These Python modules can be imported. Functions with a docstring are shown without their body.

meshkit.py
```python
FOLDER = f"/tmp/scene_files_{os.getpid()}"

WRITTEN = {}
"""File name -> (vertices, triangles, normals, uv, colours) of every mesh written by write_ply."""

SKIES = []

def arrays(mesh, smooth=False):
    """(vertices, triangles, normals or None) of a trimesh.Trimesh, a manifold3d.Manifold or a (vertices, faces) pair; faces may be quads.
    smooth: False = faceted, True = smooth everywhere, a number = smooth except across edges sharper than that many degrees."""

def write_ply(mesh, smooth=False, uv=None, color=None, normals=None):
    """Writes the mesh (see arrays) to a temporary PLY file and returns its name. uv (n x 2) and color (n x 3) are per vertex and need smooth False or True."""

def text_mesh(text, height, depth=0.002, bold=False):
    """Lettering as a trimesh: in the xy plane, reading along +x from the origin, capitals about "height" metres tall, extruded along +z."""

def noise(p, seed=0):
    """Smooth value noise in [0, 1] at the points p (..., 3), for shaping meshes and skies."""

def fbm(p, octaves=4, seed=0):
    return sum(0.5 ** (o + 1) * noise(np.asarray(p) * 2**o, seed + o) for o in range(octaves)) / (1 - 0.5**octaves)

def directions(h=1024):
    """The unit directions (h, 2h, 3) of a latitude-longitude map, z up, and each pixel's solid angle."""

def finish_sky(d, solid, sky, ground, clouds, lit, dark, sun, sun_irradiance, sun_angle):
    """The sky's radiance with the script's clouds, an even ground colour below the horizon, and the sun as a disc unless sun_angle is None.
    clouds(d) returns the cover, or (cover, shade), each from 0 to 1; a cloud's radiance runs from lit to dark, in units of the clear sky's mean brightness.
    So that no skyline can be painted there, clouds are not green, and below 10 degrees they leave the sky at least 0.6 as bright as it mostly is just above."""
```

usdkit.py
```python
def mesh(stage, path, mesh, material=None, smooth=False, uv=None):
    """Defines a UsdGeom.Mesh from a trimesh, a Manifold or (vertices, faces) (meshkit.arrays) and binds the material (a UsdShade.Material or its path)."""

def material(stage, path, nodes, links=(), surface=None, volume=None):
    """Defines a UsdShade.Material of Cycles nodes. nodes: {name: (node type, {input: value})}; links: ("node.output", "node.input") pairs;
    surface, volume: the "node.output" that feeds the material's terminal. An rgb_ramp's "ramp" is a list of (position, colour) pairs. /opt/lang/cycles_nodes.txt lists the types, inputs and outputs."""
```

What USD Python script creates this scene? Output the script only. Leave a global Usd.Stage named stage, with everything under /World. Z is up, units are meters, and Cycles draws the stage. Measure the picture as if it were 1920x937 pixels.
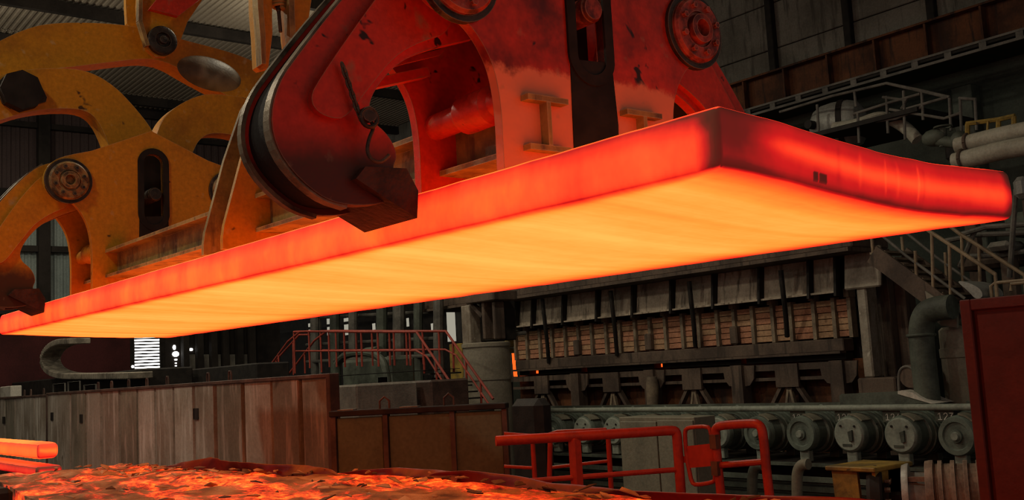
import math, random
import numpy as np
import trimesh
from shapely.geometry import Polygon, Point, LineString
from shapely.ops import unary_union
import usdkit, meshkit
from pxr import Usd, UsdGeom, UsdLux, UsdShade, Gf, Sdf, Vt

random.seed(7)
rng = np.random.default_rng(7)
stage = Usd.Stage.CreateInMemory()
UsdGeom.SetStageUpAxis(stage, 'Z')
UsdGeom.Xform.Define(stage, '/World')
UsdGeom.Scope.Define(stage, '/World/Looks')

# ------------------------------------------------------------------ camera
F, CX, CY = 1950.0, 960.0, 468.5
EYE = np.array([0, 0, 3.0])
_u = np.array([-.055, 1, -.1176]); _u /= np.linalg.norm(_u)
_l = np.array([-1530, -313.5, -1950.]); _l /= np.linalg.norm(_l)
_x = -_l; _x = _x - _u * (_x @ _u); _x /= np.linalg.norm(_x)
R = np.array([_x, np.cross(_u, _x), _u])          # rows: the hall's axes (x along the slab, y to the far wall, z up) seen from the camera
cam = UsdGeom.Camera.Define(stage, '/World/camera')
cam.CreateHorizontalApertureAttr(36.0)
cam.CreateFocalLengthAttr(36.0 * F / 1920)
cam.CreateClippingRangeAttr(Gf.Vec2f(0.05, 500))
m4 = np.eye(4); m4[:3, :3] = R; m4[:3, 3] = EYE
cam.AddTransformOp().Set(Gf.Matrix4d(*m4.T.ravel().tolist()))
EXPOSURE = 0.0
cam.CreateExposureAttr(EXPOSURE)

# ------------------------------------------------------------------ lights: the open side of the hall behind the camera, and fill lamps added out of view under the roof
dome = UsdLux.DomeLight.Define(stage, '/World/sky_light')
dome.CreateColorAttr(Gf.Vec3f(1.0, .92, .80)); dome.CreateIntensityAttr(0.055)
FILL_LAMPS = [(-8.8, -3.0, 12.6, 1700), (-18, -1.5, 12.6, 3200), (-24, 8.5, 12.6, 2200), (-13.5, 9.5, 12.6, 1700), (-33, 6, 12.6, 700)]   # unseen downward lamps, added to light chosen parts of the hall
for i, (x, y, z, w) in enumerate(FILL_LAMPS):
    d = UsdLux.DiskLight.Define(stage, '/World/fill_lamp' + ('' if i == 0 else '_%03d' % i))
    d.CreateRadiusAttr(0.45); d.CreateColorAttr(Gf.Vec3f(1.0, .88, .66)); d.CreateIntensityAttr(w / 12.0)
    d.AddTranslateOp().Set((x, y, z))

for i, (x, y, z, w) in enumerate([(-29, 3, 11.2, 620), (-26, 13, 11.5, 420), (-17, -7, 10.5, 500)]):   # unseen lamps added to brighten the roof sheets
    d = UsdLux.SphereLight.Define(stage, '/World/roof_fill_lamp' + ('' if i == 0 else '_%03d' % i))
    d.CreateRadiusAttr(0.3); d.CreateColorAttr(Gf.Vec3f(1.0, .88, .66)); d.CreateIntensityAttr(w / 6.0)
    d.AddTranslateOp().Set((x, y, z))

# ------------------------------------------------------------------ helpers
def ray(px, py): return R @ np.array([(px - CX) / F, -(py - CY) / F, -1.0])
def onx(px, py, x): d = ray(px, py); return EYE + d * ((x - EYE[0]) / d[0])
def ony(px, py, y): d = ray(px, py); return EYE + d * ((y - EYE[1]) / d[1])
def onz(px, py, z): d = ray(px, py); return EYE + d * ((z - EYE[2]) / d[2])
def atd(px, py, D): return EYE + ray(px, py) * D
def yz(pts, x): return [tuple(onx(a, b, x)[1:]) for a, b in pts]
def xz(pts, y): return [(ony(a, b, y)[0], ony(a, b, y)[2]) for a, b in pts]

def chaikin(pts, n=2, closed=False):
    p = np.array(pts, float)
    for _ in range(n):
        if closed:
            q = np.roll(p, -1, 0); p = np.stack([.75 * p + .25 * q, .25 * p + .75 * q], 1).reshape(-1, p.shape[1])
        else:
            a, b = p[:-1], p[1:]
            m = np.stack([.75 * a + .25 * b, .25 * a + .75 * b], 1).reshape(-1, p.shape[1]); p = np.vstack([p[:1], m[1:-1], p[-1:]])
    return p

def circle(cx, cy, r, n=32, ry=None):
    a = np.arange(n) * 2 * np.pi / n
    return np.stack([cx + r * np.cos(a), cy + (ry or r) * np.sin(a)], 1)

class MB:
    def __init__(s): s.v, s.f, s.n = [], [], 0
    def add(s, v, f):
        v = np.asarray(v, float); f = np.asarray(f, int)
        if f.shape[1] == 4: f = np.vstack([f[:, [0, 1, 2]], f[:, [0, 2, 3]]])
        s.v.append(v); s.f.append(f + s.n); s.n += len(v); return s
    def box(s, lo, hi, c=0.0):
        lo, hi = np.minimum(lo, hi).astype(float), np.maximum(lo, hi).astype(float)
        return s.obox((lo + hi) / 2, np.diag((hi - lo) / 2), c)
    def obox(s, c, ax, ch=0.0):
        """box about c with the three half-axis vectors ax; ch > 0 chamfers all edges"""
        ax = np.asarray(ax, float)
        if np.linalg.det(ax) < 0: ax = ax * np.array([[1], [1], [-1]])
        if ch > 0:
            L = np.linalg.norm(ax, axis=1); ch = min(ch, .45 * L.min() * 2)
            pts = []
            for k in range(3):
                for sg in np.ndindex(2, 2, 2):
                    t = np.array([1 if q else -1 for q in sg], float); w = t * (1 - ch / L); w[k] = t[k]; pts.append(w)
            h = trimesh.convex.convex_hull(np.array(pts) @ ax + c)
            return s.add(h.vertices, h.faces)
        v = np.array([[a, b, d] for a in (-1, 1) for b in (-1, 1) for d in (-1, 1)]) @ ax + np.asarray(c)
        f = [[0, 1, 3, 2], [4, 6, 7, 5], [0, 4, 5, 1], [2, 3, 7, 6], [0, 2, 6, 4], [1, 5, 7, 3]]
        return s.add(v, f)
    def bar(s, p, q, w, h, up=(0, 0, 1), c=0.0):
        """straight bar from p to q, w wide, h high"""
        p, q = np.asarray(p, float), np.asarray(q, float); d = q - p; L = np.linalg.norm(d); d = d / L
        up = np.asarray(up, float); side = np.cross(d, up); side /= np.linalg.norm(side); u = np.cross(side, d)
        return s.obox((p + q) / 2, [d * L / 2, side * w / 2, u * h / 2], c)
    def cyl(s, p, q, r, n=16, r2=None):
        return s.tube([p, q], [r, r if r2 is None else r2], n)
    def tube(s, path, r, n=10, cap=True):
        p = np.asarray(path, float); t = np.gradient(p, axis=0); t /= np.linalg.norm(t, axis=1, keepdims=True) + 1e-12
        r = np.broadcast_to(r, (len(p),))
        a0 = np.cross(t[0], [0, 0, 1.0]) if abs(t[0][2]) < .9 else np.cross(t[0], [1.0, 0, 0]); a0 /= np.linalg.norm(a0)
        V = []; a = a0; ang = np.arange(n) * 2 * np.pi / n
        for i in range(len(p)):
            a = a - t[i] * (a @ t[i]); a /= np.linalg.norm(a); b = np.cross(t[i], a)
            V.append(p[i] + r[i] * (np.cos(ang)[:, None] * a + np.sin(ang)[:, None] * b))
        V = np.vstack(V); f = []
        for i in range(len(p) - 1):
            for j in range(n): f.append([i * n + j, i * n + (j + 1) % n, (i + 1) * n + (j + 1) % n, (i + 1) * n + j])
        f = np.array(f); f = np.vstack([f[:, [0, 1, 2]], f[:, [0, 2, 3]]])
        if cap:
            c0, c1 = len(V), len(V) + 1; V = np.vstack([V, p[:1], p[-1:]]); k = (len(p) - 1) * n
            f = np.vstack([f, [[c0, (j + 1) % n, j] for j in range(n)], [[c1, k + j, k + (j + 1) % n] for j in range(n)]])
        return s.add(V, f)
    def lathe(s, prof, c, axis, n=32):
        """profile of (distance along axis, radius) about a line through c"""
        c = np.asarray(c, float); axis = np.asarray(axis, float); axis = axis / np.linalg.norm(axis)
        return s.tube2([c + axis * a for a, _ in prof], [max(r, 1e-4) for _, r in prof], axis, n)
    def tube2(s, P, rr, axis, n):
        a = np.cross(axis, [0, 0, 1.0]) if abs(axis[2]) < .9 else np.cross(axis, [1.0, 0, 0]); a /= np.linalg.norm(a); b = np.cross(axis, a)
        ang = np.arange(n) * 2 * np.pi / n; ring = np.cos(ang)[:, None] * a + np.sin(ang)[:, None] * b
        V = np.vstack([p + r * ring for p, r in zip(P, rr)]); f = []
        for i in range(len(P) - 1):
            for j in range(n): f.append([i * n + j, i * n + (j + 1) % n, (i + 1) * n + (j + 1) % n, (i + 1) * n + j])
        f = np.array(f); f = np.vstack([f[:, [0, 1, 2]], f[:, [0, 2, 3]]])
        V = np.vstack([V, [P[0]], [P[-1]]]); k = (len(P) - 1) * n
        f = np.vstack([f, [[len(V) - 2, (j + 1) % n, j] for j in range(n)], [[len(V) - 1, k + j, k + (j + 1) % n] for j in range(n)]])
        return s.add(V, f)
    def prism(s, axis, poly, a0, a1, holes=()):
        """polygon extruded along x (poly in y, z), y (poly in x, z) or z (poly in x, y)"""
        P = poly if isinstance(poly, Polygon) else Polygon([tuple(p) for p in poly], [[tuple(q) for q in h] for h in holes])
        if not P.is_valid: P = P.buffer(0)
        for g in getattr(P, 'geoms', [P]):
            e = trimesh.creation.extrude_polygon(g, abs(a1 - a0), engine='earcut')
            v, f = np.array(e.vertices), np.array(e.faces); lo = min(a0, a1)
            if axis == 'x': v = np.stack([v[:, 2] + lo, v[:, 0], v[:, 1]], 1)
            elif axis == 'y': v = np.stack([v[:, 0], v[:, 2] + lo, v[:, 1]], 1); f = f[:, ::-1]
            else: v = v + [0, 0, lo]
            s.add(v, f)
        return s
    def sphere(s, c, r, sub=2, sc=(1, 1, 1)):
        e = trimesh.creation.icosphere(sub, r); return s.add(e.vertices * np.array(sc) + np.asarray(c), e.faces)
    def torus(s, c, axis, rad, r, n=18, m=8, a0=0., a1=2 * math.pi):
        axis = np.asarray(axis, float); axis /= np.linalg.norm(axis)
        a = np.cross(axis, [0, 0, 1.0]) if abs(axis[2]) < .9 else np.array([1.0, 0, 0]); a /= np.linalg.norm(a); b = np.cross(axis, a)
        t = np.linspace(a0, a1, n + 1)
        return s.tube([np.asarray(c) + rad * (math.cos(k) * a + math.sin(k) * b) for k in t], r, m)
    def data(s): return np.vstack(s.v), np.vstack(s.f)

USED = {}
def numbered(parent, name):
    k = USED.get((parent, name), 0); USED[(parent, name)] = k + 1
    return f'{parent}/{name}' + (f'_{k:03d}' if k else '')

def tag(prim, label=None, cat=None, group=None, kind=None):
    for k, v in (('label', label), ('category', cat), ('group', group), ('kind', kind)):
        if v: prim.SetCustomDataByKey(k, v)

class Thing:
    """collects parts, then defines an Xform at the thing's base with the parts as children"""
    def __init__(s, name, label=None, cat=None, group=None, kind=None):
        s.name, s.meta, s.parts = name, (label, cat, group, kind), []
    def part(s, name, mb, mat, under=None, smooth=35, label=None, kind=None, prim=None):
        s.parts.append((name, mb.data() if isinstance(mb, MB) else mb, mat, under, smooth, label, kind, prim)); return len(s.parts) - 1
    def done(s, loc=None):
        allv = np.vstack([p[1][0] for p in s.parts]); lo, hi = allv.min(0), allv.max(0)
        s.loc = np.array([(lo[0] + hi[0]) / 2, (lo[1] + hi[1]) / 2, lo[2]]) if loc is None else np.asarray(loc, float)
        s.path = numbered('/World', s.name)
        x = UsdGeom.Xform.Define(stage, s.path); x.AddTranslateOp().Set(tuple(float(q) for q in s.loc)); tag(x.GetPrim(), *s.meta)
        paths = []
        for name, (v, f), mat, under, smooth, label, kind, prim in s.parts:
            path = numbered(s.path if under is None else paths[under], name)
            g = usdkit.mesh(stage, path, (v - s.loc, f), mat, smooth=smooth)
            if label or kind: tag(g.GetPrim(), label, None, None, kind)
            paths.append(path)
        return s

def single(name, mb, mat, label=None, cat=None, group=None, kind=None, smooth=35):
    """a thing that is one mesh"""
    v, f = mb.data() if isinstance(mb, MB) else mb
    lo, hi = v.min(0), v.max(0); loc = np.array([(lo[0] + hi[0]) / 2, (lo[1] + hi[1]) / 2, lo[2]])
    path = numbered('/World', name)
    g = usdkit.mesh(stage, path, (v - loc, f), mat, smooth=smooth)
    g.AddTranslateOp().Set(tuple(float(q) for q in loc)); tag(g.GetPrim(), label, cat, group, kind)
    return g

def copy(t, delta, label, group=None):
    path = numbered('/World', t.name)
    x = UsdGeom.Xform.Define(stage, path); x.GetPrim().GetReferences().AddInternalReference(t.path)
    x.ClearXformOpOrder(); x.AddTranslateOp().Set(tuple(float(q) for q in t.loc + np.asarray(delta)))
    tag(x.GetPrim(), label, t.meta[1], group or t.meta[2]); x.GetPrim().SetInstanceable(True)

# ------------------------------------------------------------------ materials
MATS = {}
def mat(name, base, rough=.6, metal=0., dirt=None, amt=.5, scale=1.5, fine=20., streak=None, spots=None, bump=.3, bump_scale=30., wear=None, var=.25, band=None, spec=.3):
    """worn surface: base colour broken by large dirt patches, vertical streaks, small spots and bare worn edges"""
    if name in MATS: return MATS[name]
    N = {'g': ('geometry', {}),
         'n1': ('noise_texture', {'scale': scale, 'detail': 6., 'roughness': .6}),
         'r1': ('map_range', {'range_type': 'smoothstep', 'from_min': 1 - amt - .12, 'from_max': 1 - amt + .16, 'to_min': 0., 'to_max': 1., 'clamp': True}),
         'm1': ('mix_color', {'a': base, 'b': dirt or tuple(c * .45 for c in base)}),
         'n2': ('noise_texture', {'scale': fine, 'detail': 4., 'roughness': .65}),
         'r2': ('map_range', {'from_min': .25, 'from_max': .75, 'to_min': 1 - var, 'to_max': 1 + var * .6}),
         'm2': ('mix_color', {'blend_type': 'multiply', 'fac': 1., 'use_clamp': False}),
         'p': ('principled_bsdf', {'roughness': rough, 'metallic': metal, 'specular_ior_level': spec}),
         'nb': ('noise_texture', {'scale': bump_scale, 'detail': 4.}),
         'b': ('bump', {'strength': bump, 'distance': .01})}
    Lk = [('g.position', 'n1.vector'), ('n1.fac', 'r1.value'), ('r1.result', 'm1.fac'), ('g.position', 'n2.vector'), ('n2.fac', 'r2.value'),
          ('m1.result', 'm2.a'), ('r2.result', 'm2.b'), ('g.position', 'nb.vector'), ('nb.fac', 'b.height'), ('b.normal', 'p.normal')]
    out = 'm2.result'
    if streak:
        N.update({'mp': ('mapping', {'scale': (3., 3., .35)}), 'n3': ('noise_texture', {'scale': 2.2, 'detail': 5., 'roughness': .6}),
                  'r3': ('map_range', {'range_type': 'smoothstep', 'from_min': .5, 'from_max': .68, 'clamp': True}), 'm3': ('mix_color', {'b': streak})})
        Lk += [('g.position', 'mp.vector'), ('mp.vector', 'n3.vector'), ('n3.fac', 'r3.value'), ('r3.result', 'm3.fac'), (out, 'm3.a')]; out = 'm3.result'
    if spots:
        N.update({'n4': ('noise_texture', {'scale': spots[1], 'detail': 3., 'roughness': .6, 'distortion': .3}),
                  'r4': ('map_range', {'range_type': 'smoothstep', 'from_min': spots[2], 'from_max': spots[2] + .05, 'clamp': True}), 'm4': ('mix_color', {'b': spots[0]})})
        Lk += [('g.position', 'n4.vector'), ('n4.fac', 'r4.value'), ('r4.result', 'm4.fac'), (out, 'm4.a')]; out = 'm4.result'
    if band:   # burnt paint below a height, painted shade on the red arms: (colour, height, waviness)
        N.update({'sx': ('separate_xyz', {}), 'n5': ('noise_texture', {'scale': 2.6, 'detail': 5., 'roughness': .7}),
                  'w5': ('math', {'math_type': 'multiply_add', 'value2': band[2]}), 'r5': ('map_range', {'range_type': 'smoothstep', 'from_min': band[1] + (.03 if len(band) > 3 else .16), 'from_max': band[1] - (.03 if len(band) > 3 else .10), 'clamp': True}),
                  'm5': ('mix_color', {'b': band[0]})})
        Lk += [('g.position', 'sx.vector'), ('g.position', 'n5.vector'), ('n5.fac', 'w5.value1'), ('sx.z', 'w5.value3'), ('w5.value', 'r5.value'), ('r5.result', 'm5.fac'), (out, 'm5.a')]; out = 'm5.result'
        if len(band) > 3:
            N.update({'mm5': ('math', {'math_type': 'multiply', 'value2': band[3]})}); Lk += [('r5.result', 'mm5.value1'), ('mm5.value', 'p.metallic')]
    if wear:   # worn edges: where a rounded-edge normal departs from the face
        N.update({'bv': ('bevel', {'samples': 4, 'radius': .012}), 'dt': ('vector_math', {'math_type': 'dot_product'}),
                  'n6': ('noise_texture', {'scale': 7., 'detail': 4.}), 'a6': ('math', {'math_type': 'multiply_add', 'value2': .5, 'value3': -.25}), 's6': ('math', {'math_type': 'add'}),
                  'r6': ('map_range', {'from_min': .93, 'from_max': .82, 'clamp': True}), 'm6': ('mix_color', {'b': wear})})
        Lk += [('bv.bevel', 'dt.vector1'), ('g.true_normal', 'dt.vector2'), ('g.position', 'n6.vector'), ('n6.fac', 'a6.value1'), ('a6.value', 's6.value1'), ('dt.value', 's6.value2'), ('s6.value', 'r6.value'), ('r6.result', 'm6.fac'), (out, 'm6.a')]; out = 'm6.result'
    Lk.append((out, 'p.base_color'))
    MATS[name] = usdkit.material(stage, f'/World/Looks/{name}', N, Lk, surface='p.BSDF'); return MATS[name]

def glow(name, color, strength):
    if name not in MATS: MATS[name] = usdkit.material(stage, f'/World/Looks/{name}', {'e': ('emission', {'color': color, 'strength': strength})}, surface='e.emission')
    return MATS[name]

# steel temperature to radiance (red far above what the picture can show, as in the photograph)
HOT = [(0, (.004, .001, .001)), (.12, (.03, .0005, .0015)), (.25, (.13, .0, .003)), (.38, (.60, .0012, .006)), (.5, (1.05, .030, .010)), (.62, (1.25, .088, .018)),
       (.75, (1.45, .19, .022)), (.88, (1.6, .36, .045)), (1., (1.75, .52, .095))]
def hot_steel(name, amp, sc):
    N = {'at': ('attribute', {'attribute': 'displayColor'}), 'sc': ('separate_color', {}), 'g': ('geometry', {}), 'mp': ('mapping', {'scale': sc}),
         'n': ('noise_texture', {'scale': 1., 'detail': 5., 'roughness': .6}), 'n2': ('noise_texture', {'scale': 6., 'detail': 6., 'roughness': .7}),
         'a': ('math', {'math_type': 'multiply_add', 'value2': amp, 'value3': -amp * .52}), 'a2': ('math', {'math_type': 'multiply_add', 'value2': .09, 'value3': -.045}),
         's': ('math', {'math_type': 'add'}), 's2': ('math', {'math_type': 'add', 'use_clamp': True}), 'r': ('rgb_ramp', {'ramp': HOT}),
         'p': ('principled_bsdf', {'base_color': (.20, .10, .06), 'roughness': .8, 'specular_ior_level': .1, 'emission_strength': 1.})}
    Lk = [('g.position', 'mp.vector'), ('mp.vector', 'n.vector'), ('n.fac', 'a.value1'), ('g.position', 'n2.vector'), ('n2.fac', 'a2.value1'),
          ('a.value', 's.value1'), ('a2.value', 's.value2'), ('s.value', 's2.value1'), ('at.color', 'sc.color'), ('sc.r', 's2.value2'), ('s2.value', 'r.fac'), ('r.color', 'p.emission_color')]
    return usdkit.material(stage, f'/World/Looks/{name}', N, Lk, surface='p.BSDF')

M_SLAB = hot_steel('hot_slab_steel', .36, (2.4, .12, 1.2))
M_RED = mat('red_tong_paint', (.62, .036, .014), rough=.42, dirt=(.26, .018, .009), amt=.38, scale=1.3, spots=((.03, .008, .006), 5.5, .66), wear=(.30, .18, .10), bump=.25)
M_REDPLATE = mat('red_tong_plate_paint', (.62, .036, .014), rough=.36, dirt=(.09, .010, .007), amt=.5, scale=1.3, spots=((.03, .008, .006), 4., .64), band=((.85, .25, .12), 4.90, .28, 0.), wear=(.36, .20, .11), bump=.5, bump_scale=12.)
M_YELLOW = mat('yellow_tong_paint', (.62, .265, .010), rough=.5, dirt=(.36, .135, .010), amt=.42, scale=1.1, spots=((.07, .03, .010), 3.2, .67), wear=(.55, .40, .20), bump=.2)
M_REDARM = mat('red_arm_paint', (.60, .034, .014), rough=.42, dirt=(.26, .018, .009), amt=.38, scale=1.3, spots=((.03, .008, .006), 5.5, .66), band=((.085, .020, .012), 4.34, .22), wear=(.24, .15, .09), bump=.25)  # dark lower band is shade on the arm, painted into its colour
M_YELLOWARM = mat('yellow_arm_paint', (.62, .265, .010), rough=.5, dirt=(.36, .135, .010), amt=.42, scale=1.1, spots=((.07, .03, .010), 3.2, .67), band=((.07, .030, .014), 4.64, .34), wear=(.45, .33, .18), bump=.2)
M_RIM = mat('bare_rim_steel', (.26, .20, .13), rough=.45, metal=.3, dirt=(.07, .05, .035), amt=.5, scale=4)
M_SCORCH = mat('scorched_shoe_steel', (.085, .035, .022), rough=.6, dirt=(.03, .015, .011), amt=.5, scale=6, bump=.8)
M_OLIVE = mat('yellow_beam_paint', (.42, .27, .08), rough=.5, dirt=(.16, .10, .045), amt=.5, scale=2.2, streak=(.12, .07, .04), wear=(.5, .36, .2), bump=.3)
M_GREASE = mat('dark_greasy_steel', (.045, .035, .026), rough=.42, dirt=(.016, .012, .010), amt=.5, scale=6, wear=(.22, .16, .11), bump=.6)
M_BLACK = mat('black_grease', (.012, .008, .007), rough=.8)  # shade in the gap between the arm plates, painted as a black core
M_SOOT = mat('sooty_steel', (.022, .018, .015), rough=.75, amt=.5, scale=5)
M_STEEL = mat('worn_steel', (.30, .25, .20), rough=.4, metal=.5, dirt=(.08, .06, .045), amt=.5, scale=5, wear=(.5, .42, .33))
M_WORN = mat('worn_pad_steel', (.27, .22, .15), rough=.5, dirt=(.10, .075, .045), amt=.55, scale=2.5)
M_PIN = mat('pin_steel', (.40, .22, .07), rough=.45, dirt=(.07, .045, .025), amt=.52, scale=9, wear=(.5, .38, .2))
M_REDPIN = mat('red_pin_steel', (.40, .06, .035), rough=.42, dirt=(.08, .015, .012), amt=.5, scale=9, wear=(.5, .22, .15))
M_ROOF = mat('roof_sheet', (.36, .31, .245), rough=.7, dirt=(.24, .205, .155), amt=.45, scale=.25, bump=.1)
M_DARK = mat('dark_structure', (.035, .028, .024), rough=.8, amt=.5, scale=1)
M_ENDWALL = mat('end_wall_sheet', (.085, .058, .056), rough=.8, dirt=(.05, .036, .036), amt=.45, scale=.2)
M_TEAL = mat('teal_wall_sheet', (.34, .40, .38), rough=.7, dirt=(.20, .25, .24), amt=.45, scale=.3)
M_CLAD = mat('wall_cladding', (.21, .195, .165), rough=.75, dirt=(.12, .11, .09), amt=.5, scale=.5, streak=(.08, .072, .06))
M_GIRDER = mat('rusty_girder', (.15, .055, .022), rough=.8, dirt=(.04, .017, .010), amt=.5, scale=.8, streak=(.03, .016, .012))
M_GREENWALL = mat('green_grey_wall', (.085, .098, .080), rough=.85, dirt=(.045, .055, .045), amt=.5, scale=.4)
M_FENCE = mat('fence_panel_paint', (.30, .265, .215), rough=.5, dirt=(.20, .165, .125), amt=.5, scale=.9, streak=(.42, .38, .33), spots=((.075, .06, .045), 1.1, .67), bump=.25, bump_scale=6.)
M_FENCELIGHT = mat('fence_panel_pale', (.36, .32, .265), rough=.5, dirt=(.23, .19, .145), amt=.45, scale=1.1, streak=(.52, .48, .42), bump=.25, bump_scale=6.)
M_FENCEBROWN = mat('fence_panel_brown', (.20, .185, .14), rough=.5, dirt=(.13, .115, .085), amt=.5, scale=.8, streak=(.33, .27, .22), spots=((.06, .048, .036), .9, .62), bump=.25, bump_scale=6.)
M_FENCEDARK = mat('fence_frame', (.10, .06, .045), rough=.6, amt=.5, scale=2)
M_PANEL = mat('shield_panel', (.105, .118, .068), rough=.65, dirt=(.078, .085, .05), amt=.45, scale=1.4, spots=((.08, .06, .035), 3., .72), bump=.3, bump_scale=8.)
M_CRUST = None
M_SHEET = mat('maroon_sheet', (.13, .007, .013), rough=.45, dirt=(.06, .004, .007), amt=.4, scale=3, bump=.4, bump_scale=9.)
M_RAIL = mat('red_rail_paint', (.33, .034, .017), rough=.42, dirt=(.20, .022, .012), amt=.4, scale=3, spots=((.10, .045, .022), 9., .70), bump=.1)
M_FARRAIL = mat('faded_red_rail', (.34, .055, .035), rough=.5, dirt=(.20, .035, .024), amt=.45, scale=2)
M_DOOR = mat('maroon_box_paint', (.115, .017, .011), rough=.55, dirt=(.08, .012, .008), amt=.45, scale=2.5, bump=.2)
M_MOTOR = mat('motor_green_paint', (.135, .165, .135), rough=.5, dirt=(.07, .085, .07), amt=.45, scale=3, spots=((.035, .04, .033), 7., .68))
M_MOTORLIGHT = mat('motor_dusty_face', (.26, .29, .24), rough=.6, dirt=(.17, .19, .16), amt=.45, scale=4)
M_GREENSTEEL = mat('green_grey_steel', (.10, .115, .09), rough=.6, dirt=(.045, .05, .04), amt=.5, scale=1.5)
M_CABINET = mat('cabinet_paint', (.20, .19, .14), rough=.6, dirt=(.14, .135, .10), amt=.45, scale=2)
M_FURN = mat('furnace_steel', (.13, .092, .068), rough=.75, dirt=(.065, .046, .036), amt=.5, scale=1.0, streak=(.045, .033, .026))
M_HOOD = mat('hood_panel_steel', (.46, .385, .295), rough=.55, dirt=(.24, .195, .145), amt=.5, scale=.9, streak=(.12, .095, .07), spots=((.44, .40, .33), 1.6, .70))
M_PLANK = mat('refractory_brick', (.46, .215, .125), rough=.85, dirt=(.31, .145, .085), amt=.45, scale=1.6, var=.4)
M_PLANK2 = mat('pale_refractory_brick', (.46, .28, .16), rough=.85, dirt=(.31, .185, .105), amt=.45, scale=1.6, var=.4)
M_BATTEN = mat('batten_steel', (.26, .205, .14), rough=.7, dirt=(.14, .11, .08), amt=.5, scale=2)
M_PALE = mat('pale_worn_column', (.34, .30, .24), rough=.6, dirt=(.15, .12, .09), amt=.45, scale=1.4, streak=(.14, .11, .075), spots=((.50, .46, .38), 2.2, .66))
M_DRUM = mat('pale_duct', (.24, .215, .165), rough=.6, dirt=(.16, .14, .10), amt=.5, scale=1.0)
M_PIPE = mat('pale_pipe', (.40, .385, .31), rough=.55, dirt=(.28, .26, .20), amt=.45, scale=1.5)
M_TANK = mat('silver_tank', (.33, .34, .31), rough=.45, metal=.2, dirt=(.22, .22, .20), amt=.5, scale=1.5)
M_SCAF = mat('dull_handrail', (.16, .15, .13), rough=.6, dirt=(.08, .075, .065), amt=.5, scale=2)
M_STAIRRAIL = mat('tan_handrail', (.32, .24, .15), rough=.5, dirt=(.18, .13, .08), amt=.5, scale=2)
M_YELLOWDULL = mat('dull_yellow_paint', (.33, .22, .04), rough=.6, dirt=(.14, .10, .03), amt=.5, scale=3, spots=((.05, .04, .025), 5., .64))
M_BRASS = mat('dusty_motor_brown', (.29, .215, .155), rough=.5, dirt=(.15, .105, .075), amt=.5, scale=4, wear=(.42, .32, .24))
M_WHITE = mat('white_lagging', (.55, .52, .45), rough=.7, dirt=(.30, .27, .22), amt=.45, scale=4)
M_DARKRED = mat('dark_red_wall', (.085, .018, .018), rough=.8, dirt=(.045, .010, .010), amt=.5, scale=.5)
M_CHAIN = mat('cable_carrier_grey', (.26, .23, .18), rough=.7, amt=.5, scale=3)
M_CONCRETE = mat('grey_concrete', (.24, .225, .19), rough=.9, dirt=(.15, .14, .12), amt=.5, scale=1.5)
M_FLOOR = mat('dark_oily_floor', (.055, .050, .042), rough=.7, dirt=(.025, .022, .02), amt=.5, scale=.6)
M_CHALK = mat('chalk_white', (.55, .55, .50), rough=.9, amt=.3)
M_DAY = glow('daylight_pane', (1., .97, .92), 3.0)
M_DAYDIM = glow('dim_daylight_pane', (1., .93, .74), .35)
M_FIRE = glow('furnace_fire', (1., .10, .012), 1.6)

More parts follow.
